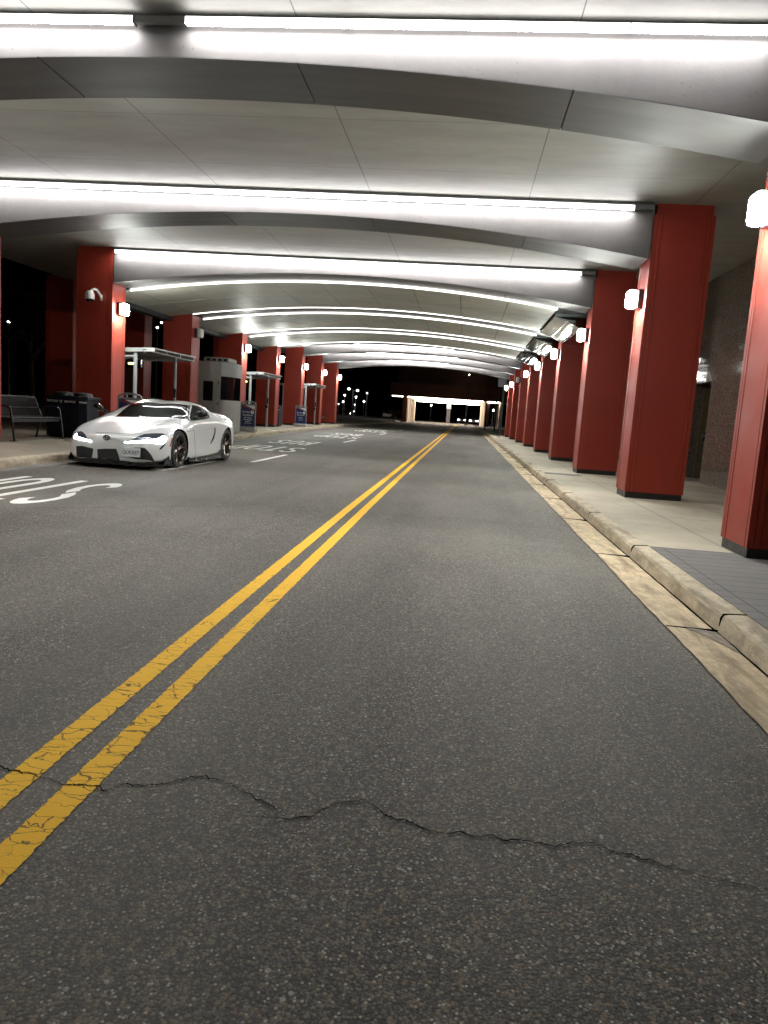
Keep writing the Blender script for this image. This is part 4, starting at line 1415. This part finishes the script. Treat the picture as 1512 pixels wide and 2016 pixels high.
# distant cars
def far_car(loc, rotz, paintm, label, lights=True):
    t = thing('parked_car', label, 'car', loc, 'cars parked in the distance', rotz)
    bm = BM()
    prism(bm, [(-2.1, 0.3), (2.1, 0.3), (2.15, 0.6), (2.0, 0.82), (1.1, 0.92), (-1.6, 0.95), (-2.1, 0.85), (-2.15, 0.55)], 'x', -0.87, 0.87)
    bmesh.ops.bevel(bm, geom=bm.edges[:], offset=0.06, segments=2, affect='EDGES')
    obj('body', bm, paintm, t, True)
    bm = BM()
    prism(bm, [(-1.5, 0.93), (1.05, 0.90), (0.45, 1.36), (-0.9, 1.40)], 'x', -0.74, 0.74)
    bmesh.ops.bevel(bm, geom=bm.edges[:], offset=0.07, segments=2, affect='EDGES')
    obj('cabin', bm, MT['carglass'], t, True)
    for sx in (-1, 1):
        for y in (-1.3, 1.35):
            bm = BM()
            lathe(bm, [(0.2, -0.1), (0.31, -0.1), (0.33, 0), (0.31, 0.1), (0.2, 0.1)], (sx * 0.78, y, 0.33), 'x', 16)
            obj('wheel', bm, MT['tyre'], t, True)
    if lights:
        for sx in (-0.6, 0.6):
            bm = BM()
            box(bm, sx - 0.18, sx + 0.18, 2.09, 2.17, 0.58, 0.72, 0, 0.03)
            obj('headlight', bm, MT['far_dim'], t)
far_car((-15.7, 150, 0), PI + 0.12, MT['paint'], 'small white parked car left of the bare shrub', False)
far_car((-0.6, 141, 0), PI, mat('dark_car_paint', (0.05, 0.05, 0.055), 0.25, coat=1.0), 'dark car with lit headlights seen through the underpass, the left one')
far_car((1.55, 139, 0), PI, mat('silver_car_paint', (0.25, 0.25, 0.26), 0.25, 0.5, coat=1.0), 'silver car with lit headlights at the right side of the underpass')

# ------------------------------------------------------------------ the white sports car
#CARBEGIN
ST = [  # y, then (x,z) for rows 1..10 (row 10 on the centre line), half section
 (0.00, [(.28,.15),(.34,.19),(.37,.28),(.37,.37),(.34,.44),(.28,.485),(.21,.505),(.14,.512),(.07,.515),(0,.515)]),
 (0.04, [(.48,.13),(.55,.17),(.575,.28),(.57,.38),(.53,.46),(.45,.525),(.34,.545),(.22,.550),(.11,.552),(0,.552)]),
 (0.12, [(.60,.12),(.66,.165),(.685,.29),(.68,.39),(.645,.475),(.56,.543),(.42,.572),(.28,.578),(.14,.580),(0,.580)]),
 (0.27, [(.71,.12),(.760,.165),(.785,.30),(.78,.42),(.745,.520),(.655,.595),(.50,.622),(.34,.622),(.17,.622),(0,.622)]),
 (0.52, [(.80,.125),(.845,.175),(.865,.32),(.862,.47),(.830,.585),(.740,.665),(.60,.705),(.41,.690),(.20,.688),(0,.690)]),
 (0.93, [(.84,.13),(.878,.185),(.898,.35),(.897,.53),(.868,.660),(.775,.740),(.64,.785),(.46,.762),(.22,.755),(0,.760)]),
 (1.28, [(.85,.13),(.882,.19),(.895,.36),(.900,.56),(.882,.715),(.800,.800),(.67,.838),(.47,.832),(.22,.835),(0,.838)]),
 (1.52, [(.85,.13),(.878,.19),(.880,.36),(.885,.59),(.880,.775),(.800,.862),(.68,.895),(.49,.912),(.24,.930),(0,.934)]),
 (1.82, [(.85,.13),(.873,.19),(.866,.37),(.873,.61),(.882,.80),(.800,.888),(.665,.985),(.50,1.035),(.27,1.055),(0,1.058)]),
 (2.12, [(.85,.13),(.870,.19),(.860,.37),(.870,.61),(.884,.805),(.803,.893),(.665,1.030),(.53,1.108),(.30,1.145),(0,1.140)]),
 (2.40, [(.85,.13),(.870,.19),(.860,.38),(.872,.61),(.888,.81),(.805,.895),(.665,1.055),(.52,1.145),(.30,1.188),(0,1.170)]),
 (2.75, [(.86,.13),(.878,.20),(.870,.39),(.885,.62),(.897,.82),(.803,.900),(.650,1.050),(.50,1.135),(.28,1.178),(0,1.158)]),
 (3.10, [(.85,.14),(.872,.21),(.880,.40),(.897,.62),(.893,.795),(.785,.898),(.600,1.010),(.45,1.085),(.25,1.120),(0,1.108)]),
 (3.42, [(.85,.15),(.880,.22),(.895,.41),(.902,.62),(.880,.785),(.755,.876),(.555,.965),(.41,1.018),(.22,1.042),(0,1.038)]),
 (3.80, [(.80,.18),(.835,.25),(.850,.43),(.852,.62),(.825,.765),(.700,.865),(.525,.922),(.37,.948),(.20,.960),(0,.960)]),
 (4.10, [(.73,.22),(.770,.30),(.790,.45),(.785,.63),(.755,.770),(.640,.880),(.490,.938),(.35,.966),(.18,.978),(0,.978)]),
 (4.17, [(.71,.24),(.750,.31),(.770,.45),(.765,.62),(.730,.755),(.620,.852),(.480,.900),(.34,.926),(.18,.936),(0,.936)]),
 (4.36, [(.60,.28),(.645,.34),(.662,.45),(.655,.57),(.620,.665),(.510,.728),(.385,.748),(.27,.757),(.14,.760),(0,.760)]),
]
def pchip(xs, vs, x):
    n = len(xs)
    i = max(0, min(n - 2, next((k for k in range(n - 1) if x <= xs[k + 1]), n - 2)))
    h = [xs[k + 1] - xs[k] for k in range(n - 1)]
    d = [(vs[k + 1] - vs[k]) / h[k] for k in range(n - 1)]
    def m(k):
        if k == 0: return d[0]
        if k == n - 1: return d[-1]
        if d[k - 1] * d[k] <= 0: return 0.0
        w1, w2 = 2 * h[k] + h[k - 1], h[k] + 2 * h[k - 1]
        return (w1 + w2) / (w1 / d[k - 1] + w2 / d[k])
    t = (x - xs[i]) / h[i]
    return ((2 * t ** 3 - 3 * t ** 2 + 1) * vs[i] + (t ** 3 - 2 * t ** 2 + t) * h[i] * m(i) + (-2 * t ** 3 + 3 * t ** 2) * vs[i + 1] + (t ** 3 - t ** 2) * h[i] * m(i + 1))
def catmull(P, sub):
    out = []
    n = len(P)
    for i in range(n - 1):
        p0 = P[i - 1] if i else P[i] + (P[i] - P[i + 1])
        p3 = P[i + 2] if i + 2 < n else Vector((-P[n - 2].x, P[n - 2].y))
        for s in range(sub):
            t = s / sub
            t0 = 0; t1 = (P[i] - p0).length ** .5 + 1e-6; t2 = t1 + (P[i + 1] - P[i]).length ** .5 + 1e-6; t3 = t2 + (p3 - P[i + 1]).length ** .5 + 1e-6
            u = t1 + (t2 - t1) * t
            A1 = p0 * ((t1 - u) / t1) + P[i] * (u / t1)
            A2 = P[i] * ((t2 - u) / (t2 - t1)) + P[i + 1] * ((u - t1) / (t2 - t1))
            A3 = P[i + 1] * ((t3 - u) / (t3 - t2)) + p3 * ((u - t2) / (t3 - t2))
            B1 = A1 * ((t2 - u) / t2) + A2 * (u / t2)
            B2 = A2 * ((t3 - u) / (t3 - t1)) + A3 * ((u - t1) / (t3 - t1))
            out.append(B1 * ((t2 - u) / (t2 - t1)) + B2 * ((u - t1) / (t2 - t1)))
    out.append(P[-1])
    return out
YS = [s[0] for s in ST]
CY = [0, .012, .025, .04, .06, .085, .12, .16, .21, .27, .34, .42] + [.52 + .068 * i for i in range(53)]
CY = [y for y in CY if y < 4.08] + [4.10, 4.12, 4.135, 4.15, 4.17, 4.20, 4.25, 4.30, 4.36]
def car_body():
    bm = BM()
    rings = []
    for y in CY:
        P = [Vector((pchip(YS, [s[1][r][0] for s in ST], y), pchip(YS, [s[1][r][1] for s in ST], y))) for r in range(10)]
        half = catmull(P, 4)
        zb = half[0].y
        full = [(p.x, p.y) for p in half] + [(-p.x, p.y) for p in half[-2::-1]]
        rings.append([bm.verts.new((x, y, z)) for x, z in full])
    n = len(rings[0])
    for a, b in zip(rings, rings[1:]):
        for k in range(n - 1):
            bm.faces.new((a[k], a[k + 1], b[k + 1], b[k]))
        bm.faces.new((a[n - 1], a[0], b[0], b[n - 1]))
    bm.faces.new(rings[0][::-1])
    bm.faces.new(rings[-1])
    bmesh.ops.recalc_face_normals(bm, faces=bm.faces[:])
    return bm
CAR = thing('sports_car', 'white low sports car parked facing the camera with headlights on', 'car', (-5.895, 11.88, 0), None, math.radians(-1.3))
CM = Matrix.Translation((-5.895, 11.88, 0)) @ Matrix.Rotation(math.radians(-1.3), 4, 'Z')
CMI = CM.inverted()
bm = car_body()
BVH = BVHTree.FromBMesh(bm)
tmp = bpy.data.meshes.new('body')
for f in bm.faces:
    f.smooth = True
bm.to_mesh(tmp); bm.free()
tmp.materials.append(MT['paint']); tmp.materials.append(MT['carblack'])
body = bpy.data.objects.new('body', tmp)
COL.objects.link(body)
WR, WY = 0.33, (0.95, 3.42)
cuts_ = []
for y in WY:
    for s in (-1, 1):
        b2 = BM()
        lathe(b2, [(0.362, 0.52), (0.362, 1.2)], (0, y, 0.335), 'x', 40)
        if s < 0:
            for v in b2.verts: v.co.x *= -1
            bmesh.ops.recalc_face_normals(b2, faces=b2.faces[:])
        me = bpy.data.meshes.new('arch_cut'); b2.to_mesh(me); b2.free()
        me.materials.append(MT['carblack'])
        o = bpy.data.objects.new('arch_cut', me); COL.objects.link(o); cuts_.append(o)
        md = body.modifiers.new('c', 'BOOLEAN'); md.operation = 'DIFFERENCE'; md.object = o; md.solver = 'EXACT'
        md.material_mode = 'TRANSFER'
dg = bpy.context.evaluated_depsgraph_get()
me = bpy.data.meshes.new_from_object(body.evaluated_get(dg))
bpy.data.objects.remove(body)
for o in cuts_: bpy.data.objects.remove(o)
me.name = 'body'
for p in me.polygons: p.use_smooth = True
me.set_sharp_from_angle(angle=math.radians(35))
body = bpy.data.objects.new('body', me); COL.objects.link(body); body.parent = CAR

def c1(*L): return [(120 + a / 7.2, 770 + b / 7.2) for a, b in L]
def c2(*L): return [(280 + a / 7.56, 770 + b / 7.56) for a, b in L]
def car_ray(px, py):
    d = (FW + RT * ((px - 756) / FPX) - UP * ((py - 1008) / FPX)).normalized()
    o = CMI @ EYE
    dl = (CMI.to_3x3() @ d).normalized()
    h = BVH.ray_cast(o, dl)
    if h[0] is None:
        # fall back on the closest body point to the ray
        t = (Vector((0, 2.0, 0.6)) - o).dot(dl)
        h = BVH.find_nearest(o + dl * t)
    return h[0], h[1]
def gridded(poly, step):
    bm = BM()
    bm.faces.new([bm.verts.new((x, y, 0)) for x, y in poly])
    for ax in (0, 1):
        a = min(p[ax] for p in poly); b = max(p[ax] for p in poly)
        v = a + step
        while v < b:
            co = (v, 0, 0) if ax == 0 else (0, v, 0)
            no = (1, 0, 0) if ax == 0 else (0, 1, 0)
            bmesh.ops.bisect_plane(bm, geom=bm.verts[:] + bm.edges[:] + bm.faces[:], plane_co=co, plane_no=no, dist=1e-5)
            v += step
    bmesh.ops.triangulate(bm, faces=bm.faces[:])
    return bm
def patch(name, poly, mt, off=0.004, step=1.6, thick=0.012, mirror=False, parent=None, proj=None):
    """a thin trim piece cut to an outline and wrapped onto the body"""
    bm = gridded(poly, step)
    nrm = {}
    for v in bm.verts:
        p, n = (proj or car_ray)(v.co.x, v.co.y)
        v.co = p
        nrm[v] = n
    bm.normal_update()
    fs = bm.faces[:]
    s = sum(f.normal.dot(nrm[f.verts[0]]) for f in fs)
    if s < 0:
        for f in fs: f.normal_flip()
    r = bmesh.ops.extrude_face_region(bm, geom=fs)
    new = {e for e in r['geom'] if isinstance(e, bmesh.types.BMVert)}
    base = [v for v in nrm if v not in new]
    # top skin moved out, old skin moved in
    kd = {tuple(round(c, 6) for c in v.co): n for v, n in nrm.items() if v.is_valid}
    for v in bm.verts:
        n = kd.get(tuple(round(c, 6) for c in v.co))
        if n is None: n = Vector((0, -1, 0))
        v.tag = v in new
        v.co = v.co + n * (off if v in new else off - thick)
    bmesh.ops.recalc_face_normals(bm, faces=bm.faces[:])
    out = [bm]
    if mirror:
        b2 = bm.copy()
        for v in b2.verts: v.co.x *= -1
        for f in b2.faces: f.normal_flip()
        out.append(b2)
    return [obj(name, b, mt, parent or CAR, True) for b in out]
def path_patch(name, pts, half, mt, off=0.0025):
    L, R = [], []
    for i, p in enumerate(pts):
        a, b = pts[max(i - 1, 0)], pts[min(i + 1, len(pts) - 1)]
        tx, ty = b[0] - a[0], b[1] - a[1]
        l = math.hypot(tx, ty) or 1
        L.append((p[0] - ty / l * half, p[1] + tx / l * half)); R.append((p[0] + ty / l * half, p[1] - tx / l * half))
    return L + R[::-1]

# glass
patch('windscreen', c1((778, 362), (880, 272), (1000, 176), (1070, 163)) + c2((0, 163), (150, 166), (300, 174), (500, 187), (686, 207), (655, 330), (632, 416), (500, 398), (300, 390), (100, 384), (0, 382)), MT['carglass'], off=0.0022, thick=0.005)
patch('side_window', c2((742, 209), (800, 214), (860, 230), (920, 264), (965, 307), (993, 350), (1003, 398), (960, 413), (860, 428), (775, 443), (722, 432), (704, 400), (716, 320)), MT['carglass'], off=0.0022, thick=0.005, mirror=True)
patch('pillar_trim', c2((690, 205), (722, 207), (700, 330), (688, 392), (700, 432), (765, 456), (700, 440), (636, 418), (659, 330)), MT['carblack'], off=0.006, mirror=True)
st_ = patch('windscreen_sticker', c2((535, 365), (598, 368), (596, 392), (533, 389)), MT['plate'], off=0.008)[0]
# lamps
hl = patch('headlight', c1((862, 735), (905, 712), (1010, 690), (1100, 640), (1180, 611), (1290, 599), (1440, 600), (1488, 622), (1496, 680), (1478, 740), (1440, 760), (1380, 752), (1250, 738), (1100, 738), (980, 745), (900, 745)), MT['headlens'], off=0.003)[0]
patch('running_light', c1((890, 728), (1010, 708), (1150, 700), (1300, 688), (1390, 668), (1430, 640), (1470, 632), (1488, 660), (1480, 720), (1440, 752), (1380, 747), (1250, 732), (1050, 732), (930, 741)), MT['drl'], off=0.007, parent=hl)
hl2 = patch('headlight', c1((240, 572), (300, 575), (345, 610), (370, 670), (400, 695), (440, 703), (430, 722), (310, 705), (190, 678), (184, 645), (210, 600)), MT['headlens'], off=0.003)[0]
patch('running_light', c1((186, 650), (205, 622), (226, 600), (240, 645), (330, 672), (400, 693), (438, 705), (428, 720), (315, 702), (192, 674)), MT['drl'], off=0.007, parent=hl2)
patch('headlight_vent', c1((1478, 742), (1440, 770), (1405, 805), (1392, 838), (1425, 820), (1462, 778)), MT['carblack'], off=0.005, mirror=True)
patch('side_marker', c2((441, 694), (452, 697), (425, 825), (408, 828)), MT['amberplastic'], off=0.005, mirror=True)
# intakes
patch('centre_grille', c1((515, 822), (640, 815), (785, 818), (815, 900), (845, 1018), (700, 1022), (530, 1018), (520, 930)), MT['grille'])
patch('side_intake', c1((880, 805), (1135, 800), (1190, 808), (1235, 850), (1285, 915), (1335, 1016), (1285, 985), (1200, 972), (1060, 962), (950, 930), (890, 900)), MT['grille'])
patch('side_intake', c1((218, 780), (300, 776), (460, 815), (455, 850), (440, 945), (235, 932), (222, 900)), MT['grille'])
patch('corner_canard', c2((300, 1070), (345, 1008), (398, 964), (402, 1074)), MT['carblack'], off=0.01, mirror=True)
# door scoop, gaps
patch('door_scoop', c2((1074, 540), (1088, 545), (1090, 610), (1068, 700), (1022, 786), (1012, 780), (1050, 690), (1074, 610)), MT['carblack'], off=0.003, mirror=True)
patch('door_handle', c2((1018, 548), (1052, 540), (1050, 552), (1020, 560)), MT['paint'], off=0.014, mirror=True)
patch('panel_gap', path_patch('', c1((490, 585), (650, 590), (850, 601), (1000, 611), (1130, 606)), 0.22, None), MT['seam'], off=0.002)
patch('panel_gap', path_patch('', c2((606, 628), (660, 608), (765, 576)), 0.25, None), MT['seam'], off=0.002, mirror=True)
patch('panel_gap', path_patch('', c2((362, 662), (430, 655), (492, 642)), 0.2, None), MT['seam'], off=0.002, mirror=True)
patch('panel_gap', path_patch('', c2((486, 462), (560, 490), (640, 540), (690, 600)), 0.2, None), MT['seam'], off=0.002, mirror=True)
patch('panel_gap', path_patch('', c2((765, 576), (775, 640), (780, 760), (795, 920), (800, 970)), 0.18, None), MT['seam'], off=0.002, mirror=True)
# emblem: three crossing ovals in a ring
p, n = car_ray(*c1((650, 660))[0])
bm = BM()
zax = n.normalized(); xax = Vector((1, 0, 0)); xax = (xax - zax * xax.dot(zax)).normalized(); yax = zax.cross(xax)
if yax.z < 0: yax = -yax
for rx, ry, cx, cy in ((0.058, 0.038, 0, 0), (0.020, 0.035, 0, 0), (0.040, 0.016, 0, 0.014)):
    q = [p + zax * 0.010 + xax * (cx + rx * math.cos(a)) + yax * (cy + ry * math.sin(a)) for a in (2 * PI * i / 24 for i in range(25))]
    tube(bm, q, 0.006, 6)
obj('emblem', bm, MT['carblack'], CAR, True)

# splitter, skirts, underbody
def plan(outset, y0=0.0):
    base = [(.34, -.01), (.55, .03), (.68, .115), (.785, .27), (.865, .50), (.885, .62)]
    return [(x + outset * 0.7, y - outset + y0) for x, y in base]
R_ = plan(0.045)
out_ = [(-x, y) for x, y in R_[::-1]] + R_
bm = BM()
prism(bm, out_ + [(.80, .62), (-.80, .62)], 'z', 0.075, 0.098)
for s in (-1, 1):
    prism(bm, [(.30, .098), (.56, .098), (.54, .16), (.40, .23)] if False else [(.33, .09), (.60, .09), (.58, .14), (.42, .21)], 'x', s * .855, s * .872)
obj('front_splitter', bm, MT['carblack'], CAR)
bm = BM()
inn = plan(-0.03)
prism(bm, [(-x, y) for x, y in inn[::-1]] + inn + [(.80, .62), (-.80, .62)], 'z', 0.098, 0.17)
box(bm, -0.5, 0.5, .5, 4.2, 0.13, 0.2)
obj('underbody', bm, MT['carblack'], CAR)
for s in (-1, 1):
    bm = BM()
    prism(bm, [(1.33, .10), (3.03, .10), (3.08, .26), (2.9, .20), (2.2, .165), (1.45, .155), (1.33, .18)], 'x', s * .80, s * .905)
    prism(bm, [(1.30, .085), (3.06, .085), (3.06, .10), (1.30, .10)], 'x', s * .80, s * .94)
    obj('side_skirt', bm, MT['carblack'], CAR)
# plate
pc, pn = car_ray(*c1((995, 858))[0])
pl = Vector((0.445, -0.025, 0.295))
rotp = (math.radians(-6), 0, math.radians(6))
bm = BM()
box(bm, -0.1525, 0.1525, -0.006, 0.006, -0.076, 0.076, 0, 0.003)
box(bm, -0.05, 0.05, 0.006, 0.09, -0.05, 0.02)
pobj = obj('number_plate', bm, MT['plate'], CAR)
pobj.location = pl
pobj.rotation_euler = rotp
text_obj('plate_lettering', 'QUICKET', 0.083, MT['platetext'], pobj, (0, -0.0068, -0.006), FACE_CAM, 0.001, sx=0.80)
bm = BM()
box(bm, -0.14, -0.115, -0.009, -0.0062, 0.05, 0.07)
obj('plate_sticker', bm, MT['platebadge'], pobj)
# mirrors
for s in (-1, 1):
    bm = BM()
    bmesh.ops.create_icosphere(bm, subdivisions=3, radius=1)
    for v in bm.verts:
        x, y, z = v.co
        v.co = Vector((s * (1.005 + x * 0.115 + 0.02 * z), 1.60 + (y * (0.075 if y < 0 else 0.05)) + 0.03 * x, 0.965 + z * 0.068 + 0.012 * x))
    tube(bm, [(s * 0.86, 1.66, 0.885), (s * 0.93, 1.63, 0.915), (s * 0.98, 1.61, 0.94)], [0.035, 0.028, 0.03], 8)
    obj('wing_mirror', bm, MT['carblack'], CAR, True)
# wheels
def wheel(s, y):
    e = bpy.data.objects.new('wheel', None)
    COL.objects.link(e); e.parent = CAR
    e.location = (s * 0.758, y, WR)
    e.empty_display_size = 0.1
    bm = BM()
    lathe(bm, [(0.245, -0.115), (0.285, -0.128), (0.315, -0.122), (0.33, -0.10), (0.33, 0.10), (0.315, 0.122), (0.285, 0.128), (0.245, 0.115)], (0, 0, 0), 'x', 48, cap=False)
    obj('tyre', bm, MT['tyre'], e, True)
    bm = BM()
    x = 0.118 * s
    lathe(bm, [(0.252, -0.12 * s), (0.235, -0.10 * s), (0.215, -0.02 * s), (0.222, 0.07 * s), (0.238, 0.112 * s), (0.250, 0.124 * s), (0.256, 0.120 * s), (0.256, 0.10 * s)], (0, 0, 0), 'x', 48, cap=False)
    lathe(bm, [(0.001, 0.088 * s), (0.034, 0.086 * s), (0.042, 0.07 * s), (0.06, 0.045 * s)], (0, 0, 0), 'x', 24, cap=False)
    for k in range(6):
        a = 2 * PI * k / 6 + 0.3
        ca, sa = math.cos(a), math.sin(a)
        for dw in (-1, 1):
            pts = []
            for r, hx, w_ in ((0.03, 0.07, 0.012), (0.10, 0.072, 0.016), (0.18, 0.085, 0.022), (0.238, 0.108, 0.030)):
                pts.append(Vector((hx * s, r * ca - dw * w_ * sa, r * sa + dw * w_ * ca)))
            tube(bm, pts, [0.016, 0.014, 0.012, 0.013], 6)
    obj('rim', bm, MT['rim'], e, True)
    bm = BM()
    lathe(bm, [(0.17, 0.0), (0.17, 0.02)], (0, 0, 0), 'x', 24)
    obj('brake_disc', bm, MT['pole'], e)
for y in WY:
    for s in (-1, 1):
        wheel(s, y)
# rear lamps and exhausts (seen only from behind)
def proj_back(x, z):
    h = BVH.ray_cast(Vector((x, 6, z)), Vector((0, -1, 0)))
    return (h[0], h[1]) if h[0] is not None else BVH.find_nearest(Vector((x, 4.3, z)))[:2]
patch('tail_light', [(0.35, 0.70), (0.62, 0.71), (0.74, 0.68), (0.76, 0.64), (0.60, 0.66), (0.36, 0.67)], MT['taillight'], step=0.03, mirror=True, proj=proj_back)
bm = BM()
for s in (-1, 1):
    lathe(bm, [(0.045, 4.2), (0.05, 4.34)], (s * 0.48, 0, 0.30), 'y', 16)
objs('exhaust_tip', bm, MT['chrome'], CAR)
#CAREND
# ------------------------------------------------------------------ render settings
sc.view_settings.view_transform = 'Standard'
sc.view_settings.look = 'None'
sc.view_settings.exposure = 3.3
sc.view_settings.gamma = 1.0
sc.cycles.use_denoising = True
sc.cycles.use_light_tree = True
sc.cycles.max_bounces = 8
sc.cycles.diffuse_bounces = 4
sc.cycles.glossy_bounces = 4
sc.cycles.sample_clamp_indirect = 6.0
sc.cycles.caustics_reflective = False
sc.cycles.caustics_refractive = False
